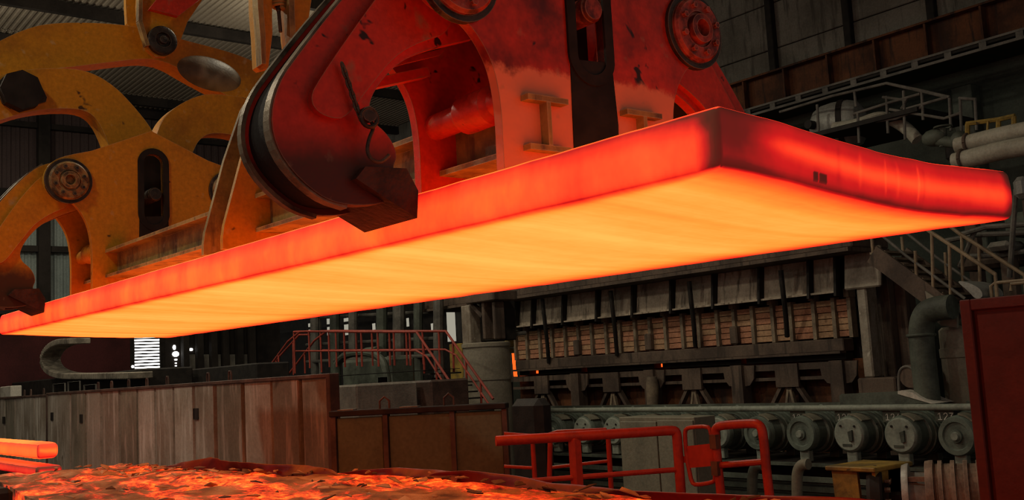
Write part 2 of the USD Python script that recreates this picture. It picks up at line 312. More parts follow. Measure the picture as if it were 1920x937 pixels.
# ------------------------------------------------------------------ the hall
st = lambda n, mb, m, smooth=False: single(n, mb, m, kind='structure', smooth=smooth)
st('floor', MB().box((-60, -16, -.2), (6, 26, 0)), M_FLOOR)
def corrugated(a0, a1, b0, b1, pitch, depth, put):
    """trapezoid sheet: ridges run along b; put(a, b, h) -> point"""
    n = int((a1 - a0) / pitch); A, H = [], []
    for i in range(n):
        for f, h in ((0, 0), (.3, 0), (.42, 1), (.82, 1), (.94, 0)): A.append(a0 + (i + f) * pitch); H.append(h * depth)
    k = len(A); V = [put(a, b, h) for b in (b0, b1) for a, h in zip(A, H)]
    V += [put(a, b, h - .012) for b in (b0, b1) for a, h in zip(A, H)]
    f = []
    for i in range(k - 1):
        f += [[i, i + 1, k + i + 1, k + i], [2 * k + i, 3 * k + i, 3 * k + i + 1, 2 * k + i + 1], [i, 2 * k + i, 2 * k + i + 1, i + 1], [k + i, k + i + 1, 3 * k + i + 1, 3 * k + i]]
    return MB().add(V, f)
# roof: sheets whose ridges run the length of the hall, on purlins across it; the last bay beyond is lower and in the dark
roof = Thing('ceiling', kind='structure')
ZR = 14.0
xs = [(-40, -38.3), (-38.2, -33.2), (-33.1, -26), (-25.9, -18), (-17.9, -8), (-7.9, 4)]
for i, (a, b) in enumerate(xs):
    z = ZR + .04 * i
    roof.part('roof_sheet', corrugated(-16, 25, a, b + .25, .19, .035, lambda q, p, h, z=z: (p, q, z + h)), M_ROOF, smooth=False)
for x in (-38.2, -33.2, -29.7, -26, -18, -8):
    roof.part('purlin', MB().box((x - .09, -16, ZR - .34), (x + .09, 25, ZR - .01)), M_DARK, smooth=False)
roof.done()
XW = -40.0
ew = Thing('wall_end', kind='structure')
ew.part('upper_sheet', corrugated(-16, 19, 10.4, 14.6, .30, .05, lambda q, p, h: (XW - h, q, p)), M_ENDWALL, smooth=False)
ew.part('middle_sheet', corrugated(-16, 19, 6.2, 10.3, .22, .05, lambda q, p, h: (XW - h, q, p)), M_TEAL, smooth=False)
ew.part('lower_sheet', MB().box((XW - .1, -16, 0), (XW, 12.98, 6.1)), M_DARKRED, smooth=False)
ew.part('lower_sheet', MB().box((XW - .1, 14.03, 0), (XW, 19, 6.1)), M_DARK, smooth=False)
for z, h in ((13.9, .6), (12.9, .2), (10.35, .3), (8.35, .22), (6.15, .3)): ew.part('girt', MB().box((XW + .1, -16, z - h / 2), (XW + .3, 19, z + h / 2)), M_DARK, smooth=False)
for y in (-6, 1.2, 9.75, 18.8): ew.part('post', MB().box((XW + .05, y - .2, 6), (XW + .4, y + .2, 14)), M_DARK, smooth=False)
ew.done()
# far side wall: cladding above, crane girder in front of it, green-grey wall below
YW = 24.0
sw = Thing('wall_far', kind='structure')
px_ = [1300, 1387, 1455, 1595, 1745, 1940]
zb, zt = 11.0, 14.4
xs_ = [-60, -40, -30, -24.5] + [ony(p, 157 - .316 * (p - 1387), YW)[0] for p in (1322, 1455, 1597, 1752, 1940)] + [-4, 6]
for a, b in zip(xs_[:-1], xs_[1:]):
    for z0, z1 in ((zb, zb + .75), (zb + .78, zb + 2.1), (zb + 2.13, zt)):
        sw.part('cladding_panel', MB().box((a + .06, YW + rng.uniform(0, .03), z0), (b - .06, YW + .12, z1), .02), M_CLAD, smooth=False)
for x in xs_[1:-1]: sw.part('post', MB().box((x - .11, YW - .16, zb - .1), (x + .11, YW + .1, zt), .02), M_SOOT, smooth=False)
sw.part('backing', MB().box((-60, YW + .13, zb - .1), (6, YW + .2, zt + .3)), M_DARK, smooth=False)
sw.part('lower_wall', MB().box((-60, YW, 0), (6, YW + .2, zb + .1)), M_GREENWALL, smooth=False)
for x in (-35, -28, -22.5, -17.2, -12.35, -7): sw.part('column', MB().box((x - .25, YW - .4, 0), (x + .25, YW, 9.2), .02), M_GREENSTEEL, smooth=False)
sw.done()
YG = 22.6
cg = Thing('crane_girder', 'long rust-brown crane girder with web stiffeners and walkway rail high along the far wall', 'girder')
zg = lambda p, q: ony(p, q, YG)[2]
z1, z0 = 10.56, 9.74
cg.part('web', MB().box((-50, YG, z0), (5, YG + .06, z1)), M_GIRDER, smooth=False)
cg.part('top_flange', MB().box((-50, YG - .25, z1), (5, YG + .3, z1 + .05)), M_GIRDER, smooth=False)
cg.part('bottom_flange', MB().box((-50, YG - .25, z0 - .06), (5, YG + .3, z0)), M_SOOT, smooth=False)
for x in np.arange(-30, 0, 1.35): cg.part('stiffener', MB().box((x, YG - .22, z0), (x + .05, YG, z1)), M_GIRDER, smooth=False)
cg.part('walkway_channel', MB().box((-50, YG - 1.0, z0 - .42), (5, YG - .95, z0 - .36)).box((-50, YG - 1.0, z0 - .24), (5, YG - .95, z0 - .19)), M_SCAF, smooth=False)
for x in np.arange(-30, 0, .8): cg.part('batten_plate', MB().box((x, YG - .99, z0 - .40), (x + .16, YG - .96, z0 - .2)), M_SCAF, smooth=False)
cg.part('walkway_plate', MB().box((-50, YG - .95, z0 - .30), (5, YG + .6, z0 - .25)), M_SOOT, smooth=False)
cg.done()

# ------------------------------------------------------------------ the hot slab
def hot_slab(name, label, xn, xf, y0, z0, w, th, tilt=0., rise=0., sag=0., mt=None, r=.035, near=True, hs=0.):
    L = xn - xf
    def ticks(n, l):
        e = min(.06, l * .3); a = np.array([0, .25, .5, .75]) * e
        return np.concatenate([a, np.linspace(e, l - e, n), l - a[::-1]])
    A, T, H = ticks(int(L / .075), L), ticks(210 if near else 20, w), ticks(16, th)
    V, Fc, n = [], [], 0
    def face(P, Q, fn, flip):
        nonlocal n
        p, q = np.meshgrid(P, Q, indexing='ij'); v = np.stack(fn(p, q), -1).reshape(-1, 3); V.append(v)
        i, j = np.meshgrid(np.arange(len(P) - 1), np.arange(len(Q) - 1), indexing='ij'); k = len(Q)
        f = np.stack([i * k + j, (i + 1) * k + j, (i + 1) * k + j + 1, i * k + j + 1], -1).reshape(-1, 4)
        Fc.append((f[:, ::-1] if flip else f) + n); n += len(v)
    o = np.zeros_like
    face(A, T, lambda a, t: (a, t, o(a)), False); face(A, T, lambda a, t: (a, t, o(a) + th), True)
    face(A, H, lambda a, h: (a, o(a), h), True); face(A, H, lambda a, h: (a, o(a) + w, h), False)
    face(T, H, lambda t, h: (o(t), t, h), False); face(T, H, lambda t, h: (o(t) + L, t, h), True)
    v, f = np.vstack(V), np.vstack(Fc)
    f = np.vstack([f[:, [0, 1, 2]], f[:, [0, 2, 3]]])
    mm = trimesh.Trimesh(v, f, process=False); mm.merge_vertices(); v, f = np.array(mm.vertices), np.array(mm.faces)
    a, t, h = v.T.copy()
    # heat
    sm = lambda e0, e1, x: (lambda q: q * q * (3 - 2 * q))(np.clip((x - e0) / (e1 - e0), 0, 1))
    d = np.minimum(np.minimum(t * 1.2, (w - t) * .36), np.minimum(a * .40, (L - a) * .8))
    nz = meshkit.fbm(np.stack([a * 1.3, t * 1.3, h * 1.3], 1), 3, 5) - .5
    bot = .43 + (.53 - .05 * np.clip(a / L, 0, 1)) * (1 - np.exp(-np.maximum(d, 0) / .055)) + .06 * nz - .05 * np.exp(-((w - t) / .5) ** 2)
    side = .640 + .03 * a / L + .10 * nz
    side = side - .17 * sm(th * .52, th, h) - .15 * np.exp(-h / .022)
    side = side - (.52 * np.exp(-(a / .085) ** 2) + (.05 + .10 * sm(th * .4, th, h)) * np.exp(-(a / .5) ** 2) if near else 0)
    side = side - .12 * sm(th * .82, th, h) * np.interp(a, [0, 2.5], [1, .5])
    top = .77 + .06 * nz - .16 * np.exp(-(a / .5) ** 2)
    s = t / w; hb = h / th
    cen = np.interp(s, [0, .15, .4, .7, 1], [.58, .56, .50, .48, .45])
    bandw = np.interp(s, [0, .15, .4, .75, .95, 1], [.11, .14, .16, .17, .24, .24])
    end = .350 + .215 * np.exp(-((hb - cen) / bandw) ** 2) * sm(.06, .24, s) - .17 * (1 - sm(.03, .19, s)) * (.6 + .4 * hb) - .26 * sm(.945, 1.0, s) - .05 * sm(.80, 1., hb) - .13 * (1 - sm(.02, .22, hb))
    end = end - .3 * ((np.abs(s - .262) < .005) | (np.abs(s - .284) < .010)) * (np.abs(hb - .20) < .07) if near else end + .12
    if near:
        for c, wd, am in ((.335, .006, -.04), (.405, .005, .05), (.49, .003, .07), (.525, .004, .045), (.60, .0035, .09), (.62, .004, -.03)):
            end = end + am * np.exp(-((s - c - .01 * (hb - .5)) / wd) ** 2) * sm(.12, .3, hb) * (1 - sm(.75, .9, hb))
    end = end + .05 * nz
    near_ = a < 1e-6; far_ = a > L - 1e-6
    heat = np.where(h < 1e-6, bot, np.where(h > th - 1e-6, top, side))
    heat = np.where((near_ | far_) & (h > 1e-6) & (h < th - 1e-6), end, heat)
    edge = near_ & ((h <= 1e-6) | (h >= th - 1e-6)); heat = np.where(edge, np.where(h < .5 * th, np.maximum(end, .30), end), heat)
    heat = (np.where((t < 1e-6) & near_, .14, np.maximum(heat, .13)) if near else heat) + hs
    # round the edges
    lim = np.array([L, w, th]); inn = np.clip(v, r, lim - r); dv = v - inn; ln = np.linalg.norm(dv, axis=1, keepdims=True)
    v = np.where(ln > 1e-9, inn + dv * (r / np.maximum(ln, 1e-9)), v)
    a, t, h = v.T; s = t / w
    lo = -sag * np.sin(np.pi * np.clip((s - .04) / .96, 0, 1) ** 1.15) ** 1.4 * np.interp(a, [0, 6], [1, .35])
    bul = .012 * np.sin(np.pi * np.clip(h / th, 0, 1))
    X = xn - a + np.where(a < L / 2, bul, -bul)
    rough = (meshkit.fbm(np.stack([a * 5, t * 5, h * 8], 1), 3, 2) - .5) * .008
    Y = y0 + t - tilt * h * -1 * 1.0 + 0 * rough + np.where(t < w / 2, -bul, bul) + rough
    Z = z0 + h - tilt * t + rise * a / L + lo + rough
    P = np.stack([X, Y, Z], 1); loc = np.array([P[:, 0].mean(), P[:, 1].mean(), P[:, 2].min()])
    g = usdkit.mesh(stage, numbered('/World', name), (P - loc, f), mt or M_SLAB, smooth=True)
    g.AddTranslateOp().Set(tuple(float(q) for q in loc)); tag(g.GetPrim(), label, 'steel slab')
    UsdGeom.PrimvarsAPI(g).CreatePrimvar('displayColor', Sdf.ValueTypeNames.Color3fArray, 'vertex').Set(Vt.Vec3fArray.FromNumpy(np.repeat(np.clip(heat, 0, 1)[:, None], 3, 1).astype(np.float32)))   # the steel's temperature
    return g
hot_slab('hot_steel_slab', 'long glowing orange steel slab held in the air by the red and yellow tongs', -2.628, -15.0, 3.130, 3.744, 2.29, .262, tilt=.041, rise=.117, sag=.045)
M_SLAB2 = hot_steel('hot_stacked_steel', .12, (1., 1., 1.))
xe = ony(68, 840, 4.4)
hot_slab('hot_steel_slab', 'short glowing orange slab end lying on top of the stack beyond the scale bed', xe[0], xe[0] - 5, 4.4, ony(60, 861, 4.4)[2], .34, .27, mt=M_SLAB2, r=.09, near=False, hs=.07)
hot_slab('hot_steel_slab', 'dull red cooling slab underneath the glowing orange slab of the stack', xe[0] + .03, xe[0] - 5, 4.38, ony(60, 892, 4.4)[2], .40, .16, mt=M_SLAB2, r=.05, near=False, hs=-.20)

# ------------------------------------------------------------------ slab tongs
YC = 4.31
def mirror(p): return [(2 * YC - a, b) for a, b in p][::-1]
LEFT = [(3.597, 4.06), (3.597, 4.21), (3.600, 4.45), (3.587, 4.62), (3.555, 4.76), (3.489, 4.88), (3.40, 4.98), (3.30, 5.03)]
BOSS = [(3.17, 5.05), (3.08, 5.14), (3.06, 5.27), (3.12, 5.42), (3.25, 5.52)]
LEFT_TOP = [(3.6, 5.62), (4.15, 5.86)]
ARM = [(2.72, 3.93), (2.55, 3.97), (2.35, 4.14), (2.28, 4.33), (2.33, 4.55), (2.48, 4.76), (2.72, 5.07), (2.95, 5.34), (3.12, 5.47), (3.34, 5.52), (3.52, 5.44), (3.62, 5.28), (3.70, 5.03),
       (3.52, 4.965), (3.30, 4.89), (3.10, 4.79), (2.96, 4.66), (2.87, 4.52), (2.88, 4.42), (2.99, 4.345), (3.045, 4.235), (3.00, 4.15), (3.055, 4.07), (2.98, 3.96)]
SHOE = [(2.88, 3.995), (3.115, 3.875), (3.13, 4.03), (3.06, 4.15), (2.80, 4.14), (2.74, 4.07)]
DOUBLER = [(2.93, 5.13), (2.52, 4.56), (2.49, 4.47), (2.53, 4.41), (2.62, 4.385), (2.70, 4.40), (2.86, 4.60), (3.02, 4.79), (3.2, 4.90), (3.42, 4.99), (3.48, 5.3), (3.3, 5.40), (3.1, 5.33)]
def tong(xf, dzb, dzs, P, PP, PA, PINM, name, label, red):
    wz = lambda p: [(a, b + float(np.interp(b, [4.1, 5.0], [dzs, dzb]))) for a, b in p]
    T = Thing(name, label, 'tongs')
    left = list(chaikin(LEFT, 2)); boss = list(chaikin([LEFT[-1]] + BOSS + [LEFT_TOP[0]], 2))
    half = [tuple(p) for p in left + boss + list(chaikin([LEFT_TOP[0], LEFT_TOP[1], (YC, 5.93)], 2))]
    out = wz(half + mirror(half))
    slot = [(4.325 + .12 * math.cos(a), (5.52 if math.sin(a) > 0 else 4.92) + .12 * math.sin(a)) for a in np.linspace(0, 2 * math.pi, 32, endpoint=False) + .01]
    slot = wz(slot)
    ring = Polygon(slot).buffer(.07).difference(Polygon(slot))
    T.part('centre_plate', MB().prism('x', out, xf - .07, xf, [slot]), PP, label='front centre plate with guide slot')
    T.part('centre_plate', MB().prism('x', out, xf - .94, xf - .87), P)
    T.part('slot_liner', MB().prism('x', ring, xf - .06, xf + .018).prism('x', Polygon(slot).buffer(.16), xf - .55, xf - .32), M_SOOT, label='dark greasy guide slot')
    T.part('grease_run', MB().prism('x', Polygon(wz([(4.17, 4.86), (4.48, 4.88), (4.50, 4.5), (4.47, 4.1), (4.15, 4.08), (4.16, 4.5)])).buffer(.02), xf - .01, xf + .006), M_SOOT, label='dark sooty wear strip below the slot')
    zp = 5.22 + dzb + (0 if red else -.08)
    gp = T.part('guide_pin', MB().lathe([(-.5, .085), (.02, .085), (.045, .07), (.05, .0)], (xf, 4.335, zp), (1, 0, 0)), PINM if red else M_GREASE)
    for sg in (0, 1):
        mr = (lambda p: mirror(p)) if sg else (lambda p: p)
        arm = wz(mr(list(map(tuple, chaikin(ARM, 2, True)))))
        core = Polygon(arm).buffer(-.035)
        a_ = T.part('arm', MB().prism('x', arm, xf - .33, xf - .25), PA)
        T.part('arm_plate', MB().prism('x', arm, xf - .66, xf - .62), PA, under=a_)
        edge = LineString([q for q in wz(mr(list(map(tuple, chaikin(ARM[:9], 2)))))])
        T.part('edge_rim', MB().prism('x', edge.buffer(.012, cap_style=2), xf - .335, xf - .262), M_RIM, under=a_, label='bare worn steel edge')
        T.part('edge_rim', MB().prism('x', edge.buffer(.012, cap_style=2), xf - .665, xf - .615), M_RIM, under=a_)
        T.part('arm_core', MB().prism('x', core, xf - .62, xf - .33), M_BLACK, under=a_)
        T.part('doubler_plate', MB().prism('x', Polygon(wz(mr(list(map(tuple, chaikin(DOUBLER, 2, True)))))), xf - .25, xf - .20), P, under=a_)
        shoe = [(a, b + dzs) for a, b in mr(SHOE)]
        T.part('gripping_shoe', MB().prism('x', shoe, xf - .77, xf - .19), M_SCORCH, under=a_, label='dark scorched gripping shoe')
        yp, zpin = (3.335 if not sg else 2 * YC - 3.335), 5.235 + dzb
        pn = T.part('pin_flange', MB().lathe([(-.97, .10), (.0, .10), (.0, .225), (.05, .225), (.07, .205), (.07, .125), (.05, .12), (.05, .105), (.10, .10), (.105, .06), (.03, .05), (.03, 0)], (xf, yp, zpin), (1, 0, 0), 40), PINM)
        for k in range(8):
            c = np.array([xf + .07, yp + .165 * math.cos(k * math.pi / 4 + .3), zpin + .165 * math.sin(k * math.pi / 4 + .3)])
            T.part('bolt', MB().cyl(c, c + [.025, 0, 0], .022, 6), M_GREASE if not red else PINM, under=pn)
        T.part('boss', MB().prism('x', Polygon(circle(yp, zpin, .265, 40)).difference(Polygon(circle(yp, zpin, .225, 40))), xf - .02, xf + .03), M_GREASE)  # dark greasy colour also paints in the shadow ring around the flange
    T.part('spacer_tube', MB().lathe([(0, .085), (.3, .085), (.35, .12), (.62, .12), (.66, .085), (.80, .085)], (xf - .87, 3.73, 4.60 + dzs), (1, 0, 0), 20), P)
    if red: T.part('brace', MB().bar((xf - .80, 3.05, 4.75 + dzs), (xf - .80, 3.62, 4.93 + dzs), .10, .06, (0, 0, 1)), P)
    return T
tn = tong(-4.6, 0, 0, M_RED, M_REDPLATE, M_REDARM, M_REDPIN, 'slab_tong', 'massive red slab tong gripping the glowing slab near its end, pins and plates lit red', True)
# chain, bolt and rope loop on the near arm
XA = -4.785
p0, p1 = onx(640, 128, XA), onx(668, 212, XA)
ch = None
for k in range(9):
    t = k / 8; c = p0 + (p1 - p0) * t + np.array([.02, 0, 0]); d = (p1 - p0) / np.linalg.norm(p1 - p0); s_ = np.cross(d, [1, 0, 0])
    link = MB(); pts = [c + .022 * d * math.cos(q) * 1.3 + (.012 * s_ if k % 2 else .012 * np.array([1, 0, 0])) * math.sin(q) for q in np.linspace(0, 2 * math.pi, 13)]
    link.tube(pts, .006, 6, False)
    if ch is None: ch = tn.part('chain', link, M_GREASE, label='short dark chain')
    else: tn.part('link', link, M_GREASE, under=ch)
c = onx(683, 218, XA)
tn.part('eye_bolt', MB().cyl(c, c + [.06, 0, 0], .045, 8).torus(c + [.05, .0, -.02], (1, 0, 0), .05, .012), M_GREASE)
tn.part('rope_loop', MB().tube(chaikin([onx(a, b, XA) + [.02, 0, 0] for a, b in ((690, 225), (698, 240), (688, 262), (684, 285), (694, 303), (712, 306), (726, 292))], 2), .011, 8), M_GREASE)
tn.done(loc=(-5.05, YC, 3.87))
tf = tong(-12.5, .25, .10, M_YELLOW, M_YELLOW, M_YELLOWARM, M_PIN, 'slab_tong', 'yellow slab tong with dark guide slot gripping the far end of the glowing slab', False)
XL = -13.0
lev = MB().prism('x', Polygon(yz(chaikin([(-40, 168), (0, 140), (60, 129), (125, 127), (172, 135), (216, 162), (252, 200), (284, 240), (305, 285), (290, 320), (215, 320), (205, 272), (185, 226), (160, 205), (110, 202), (50, 209), (0, 225), (-60, 245)], 2, True), XL)), XL - .30, XL)
l1 = tf.part('lever', lev, M_YELLOW, label='curved yellow lever arching to the outer side')
tf.part('lever', MB().prism('x', Polygon(yz(chaikin([(285, 300), (296, 238), (322, 204), (366, 180), (402, 175), (482, 186), (560, 214), (640, 260), (640, 330), (540, 290), (470, 265), (440, 252), (395, 248), (375, 260), (364, 278), (352, 310)], 2, True), XL)), XL - .30, XL), M_YELLOW, label='curved yellow lever arching to the wall side')
c = onx(36, 174, XL)
tf.part('lever_pin', MB().prism('x', circle(c[1], c[2], .24, 8), XL, XL + .16), M_SOOT, under=l1, label='dark octagonal pin head')
tf.part('scorch_pad', MB().prism('x', Polygon(yz(chaikin([(58, 150), (78, 165), (90, 190), (70, 196), (52, 200), (8, 206), (-10, 160), (10, 140)], 1, True), XL)), XL - .01, XL + .03), M_GREASE, under=l1)
tf.done(loc=(-12.95, YC, 3.97))

XQ = -13.3
eq = Thing('equalizer_beam', 'arched yellow equalizer beam hanging from the bracket above the far yellow tong', 'beam')
e0 = eq.part('beam', MB().prism('x', Polygon(yz(chaikin([(-80, 118), (0, 76), (45, 55), (92, 43), (180, 42), (262, 50), (340, 74), (420, 94), (482, 116), (540, 160), (580, 200), (520, 196), (440, 186), (402, 166), (350, 138), (318, 118), (282, 109), (240, 112), (120, 127), (0, 141), (-80, 175)], 2, True), XQ)), XQ - .35, XQ), M_YELLOW)
sc_ = [onx(a, b, XQ)[1:] for a, b in circle(392, 138, 62, 32, 30)]
sc_ = [onx(392 + 62 * math.cos(q) * math.cos(.3) - 30 * math.sin(q) * math.sin(.3), 138 + 62 * math.cos(q) * math.sin(.3) + 30 * math.sin(q) * math.cos(.3), XQ)[1:] for q in np.linspace(0, 2 * math.pi, 32, endpoint=False)]
sa = np.array(sc_); ce = sa.mean(0); V = [[XQ + .10 * (1 - (r / 6) ** 2) * 1.0, *(ce + (q - ce) * r / 6)] for r in range(1, 7) for q in sa] + [[XQ + .10, *ce]]
fq = [[(r * 32 + j), r * 32 + (j + 1) % 32, (r + 1) * 32 + (j + 1) % 32, (r + 1) * 32 + j] for r in range(5) for j in range(32)]; fq = [t for q in fq for t in ((q[0], q[2], q[1]), (q[0], q[3], q[2]))] + [(192, j, (j + 1) % 32) for j in range(32)]
eq.part('worn_pad', (np.array(V), np.array(fq)), M_WORN, label='bare worn grey patch')
0 and eq.part('stiffener', MB().prism('x', Polygon(yz([(250, 114), (285, 109), (330, 122), (402, 166), (398, 172), (300, 118), (180, 128)], XQ)), XQ, XQ + .10), M_RED, label='red lit lower edge strip')
eq.done()
XB = -13.05
hb = Thing('hanger_bracket', 'yellow forked hanger bracket with a dark round pin above the arched equalizer beam', 'bracket')
hb.part('bracket_plate', MB().prism('x', Polygon(yz([(262, -60), (420, -60), (352, 40), (340, 72), (330, 92), (312, 106), (292, 106), (276, 92), (268, 66), (260, 42), (258, 10)], XB)), XB - .09, XB), M_YELLOW)
hb.part('bracket_plate', MB().prism('x', Polygon(yz([(236, -60), (330, -60), (312, 40), (300, 80), (270, 90), (250, 60), (238, 44), (236, 10)], XB - .6)), XB - .69, XB - .60), M_YELLOW)
hb.part('edge_bar', MB().bar(onx(262, -60, XB) + [.02, 0, 0], onx(260, 42, XB) + [.02, 0, 0], .05, .10, (1, 0, 0)).bar(onx(260, 42, XB) + [.02, 0, 0], onx(274, 88, XB) + [.02, 0, 0], .05, .10, (1, 0, 0)), M_OLIVE)
c = onx(302, 78, XB)
pf = hb.part('pin_flange', MB().lathe([(-.8, .10), (0, .10), (0, .19), (.07, .19), (.09, .16), (.09, .10), (.05, .09), (.05, .05), (.11, .05), (.12, 0)], c, (1, 0, 0), 32), M_GREASE)
hb.done()
XLV = XB + .15
lv = single('red_lever_plate', MB().prism('x', Polygon(yz([(276, 20), (300, -10), (330, -60), (470, -60), (400, -20), (330, 34)], XLV)), XLV, XLV + .09), M_RED, 'flat orange-red lever plate crossing in front of the yellow hanger bracket', 'lever')
# hanging links between the two tongs
XH = -7.6
for pts, lab in (([(473, -40), (512, -40), (510, 30), (511, 62), (503, 128), (488, 132), (481, 126), (478, 70), (474, 20)], 'pointed yellow hanging link bar at the edge of the arched beam, lower tip showing'),
                 ([(531, -40), (590, -40), (578, 40), (560, 96), (548, 118), (540, 116), (534, 70), (532, 20)], 'yellow hanging link bar beside the outer edge of the red tong arm')):
    h_ = Thing('hanging_link', lab, 'link', 'hanging links'); P_ = yz(pts, XH)
    h_.part('bar', MB().prism('x', Polygon(P_), XH - .08, XH), M_YELLOW)
    h_.part('rib', MB().prism('x', Polygon(yz([(a - 2, b) if a < 520 else (a, b) for a, b in pts[:1]] + [(pts[0][0] + 12, -40), (pts[-1][0] + 10, 20), (pts[-2][0] + 10, 70), (pts[-3][0] + 8, pts[-3][1]), pts[-3], pts[-2], pts[-1]], XH)), XH, XH + .10), M_OLIVE)
    h_.done()
cs = Thing('coil_spring', 'small pale coil spring between the two yellow hanging links', 'spring')
c0_, c1_ = onx(522, 16, XH), onx(522, -20, XH)
cs.part('coil', MB().tube([c0_ + (c1_ - c0_) * t + .045 * np.array([math.cos(t * 38), math.sin(t * 38), 0]) for t in np.linspace(0, 1, 70)], .014, 6), M_OLIVE)
cs.part('rod', MB().cyl(c0_ - [0, 0, .02], c1_ + [0, 0, .3], .02, 8).cyl(onx(526, 60, XH), c0_, .016, 8), M_GREASE)
cs.done()
# the frame of two hanger plates halfway, and the I-beams that tie the tongs together
mf = Thing('guide_frame', 'pair of tall olive-yellow hanger plates standing between the red and yellow tongs', 'frame')
half = [(3.447, 4.16), (3.447, 4.25), (3.464, 4.36), (3.655, 5.02), (3.83, 5.50), (3.87, 5.565), (3.93, 5.58), (3.99, 5.55)]
for i, dx in enumerate((0, -.42)):
    poly = [(a, b) for a, b in half] + [(4.1, 5.7), (4.5, 5.7)] + [(2 * YC - a, b) for a, b in half[::-1]]
    mf.part('hanger_plate', MB().prism('x', Polygon(poly, [[tuple(q) for q in circle(3.905, 5.45, .045, 16)]]), -8.30 + dx - .05, -8.30 + dx), M_OLIVE if i else M_YELLOW)
mf.done()
def ibeam(y, lab):
    b = Thing('lifting_beam', lab, 'beam', 'long I-beams of the tongs')
    def sh(mb):
        v, f = mb.data(); v = v.copy(); v[:, 2] += .0115 * (-4.6 - v[:, 0]); return v, f
    x0, x1 = -13.45, -4.53
    b.part('top_flange', sh(MB().box((x0, y - .155, 4.565), (x1, y + .155, 4.60))), M_OLIVE, smooth=False)
    b.part('web', sh(MB().box((x0, y - .015, 4.305), (x1, y + .015, 4.565))), M_OLIVE, smooth=False)
    b.part('bottom_flange', sh(MB().box((x0, y - .155, 4.27), (x1, y + .155, 4.305))), M_OLIVE, smooth=False)
    b.done()
ibeam(3.90, 'long olive I-beam over the front edge of the slab linking both tongs')
ibeam(4.70, 'second long I-beam over the slab with its flanged end showing right of the dark guide slot')

# ------------------------------------------------------------------ scale bed in front, with crumpled maroon sheets along its back
ZB = 2.2
def bed_material():
    N = {'g': ('geometry', {}), 'mp': ('mapping', {'scale': (.8, 1.5, 1.)}), 'n': ('noise_texture', {'scale': 1.5, 'detail': 7., 'roughness': .62, 'distortion': .5}),
         'r': ('map_range', {'range_type': 'smoothstep', 'from_min': .44, 'from_max': .60, 'clamp': True}),
         'f': ('noise_texture', {'scale': 14., 'detail': 6., 'roughness': .7}), 'rf': ('map_range', {'from_min': .3, 'from_max': .62, 'clamp': True}),
         'mu': ('math', {'math_type': 'multiply'}), 'rp': ('rgb_ramp', {'ramp': [(0, (0, 0, 0)), (.15, (.10, .001, .001)), (.4, (.60, .008, .004)), (.7, (1.1, .09, .008)), (1, (1.4, .27, .025))]}),
         'nb': ('noise_texture', {'scale': 3.5, 'detail': 6.}), 'rb': ('rgb_ramp', {'ramp': [(.3, (.10, .055, .04)), (.5, (.30, .155, .08)), (.7, (.46, .28, .16))]}),
         'bb': ('bump', {'strength': .9, 'distance': .03}), 'p': ('principled_bsdf', {'roughness': .85, 'emission_strength': 1., 'specular_ior_level': .1})}
    Lk = [('g.position', 'mp.vector'), ('mp.vector', 'n.vector'), ('n.fac', 'r.value'), ('g.position', 'f.vector'), ('f.fac', 'rf.value'), ('r.result', 'mu.value1'), ('rf.result', 'mu.value2'),
          ('mu.value', 'rp.fac'), ('rp.color', 'p.emission_color'), ('g.position', 'nb.vector'), ('nb.fac', 'rb.fac'), ('rb.color', 'p.base_color'), ('f.fac', 'bb.height'), ('bb.normal', 'p.normal')]
    return usdkit.material(stage, '/World/Looks/scale_crust', N, Lk, surface='p.BSDF')
M_CRUST = bed_material()
M_FLAKE = mat('scale_flake', (.42, .25, .14), rough=.8, dirt=(.20, .10, .06), amt=.5, scale=5, bump=.5)
M_FLAKED = mat('dark_scale_flake', (.10, .05, .035), rough=.8, amt=.5, scale=5, bump=.5)
bed = Thing('scale_bed', 'rough bed of glowing orange mill scale and loose flakes across the bottom of the picture', 'scale bed')
back = lambda x: np.interp(x, [-16, -11.5, -7.2, -4.56, -3.7, 0], [3.95, 4.08, 4.72, 4.62, 4.74, 4.8])
gx, gt = np.linspace(-13.0, -1.2, 240), np.linspace(0, 1, 110)
X_, T_ = np.meshgrid(gx, gt, indexing='ij'); Y0_ = np.interp(X_, [-13, -9.5, -8.6, -1.2], [2.6, 2.22, 1.5, 1.0]); Y_ = Y0_ + (back(X_) - Y0_) * T_
P_ = np.stack([X_, Y_, 0 * X_], -1)
hgt = (meshkit.fbm(P_ * [1.1, 1.6, 1], 4, 3) - .5) * .16 + (meshkit.fbm(P_ * 7, 3, 9) - .5) * .05
Z_ = ZB + hgt * np.interp(T_, [0, .06, .93, 1], [.2, 1, 1, .4]) - .02
v = np.stack([X_, Y_, Z_], -1).reshape(-1, 3); ii, jj = np.meshgrid(np.arange(239), np.arange(109), indexing='ij')
f = np.stack([ii * 110 + jj, (ii + 1) * 110 + jj, (ii + 1) * 110 + jj + 1, ii * 110 + jj + 1], -1).reshape(-1, 4)
bm = MB().add(v, f)
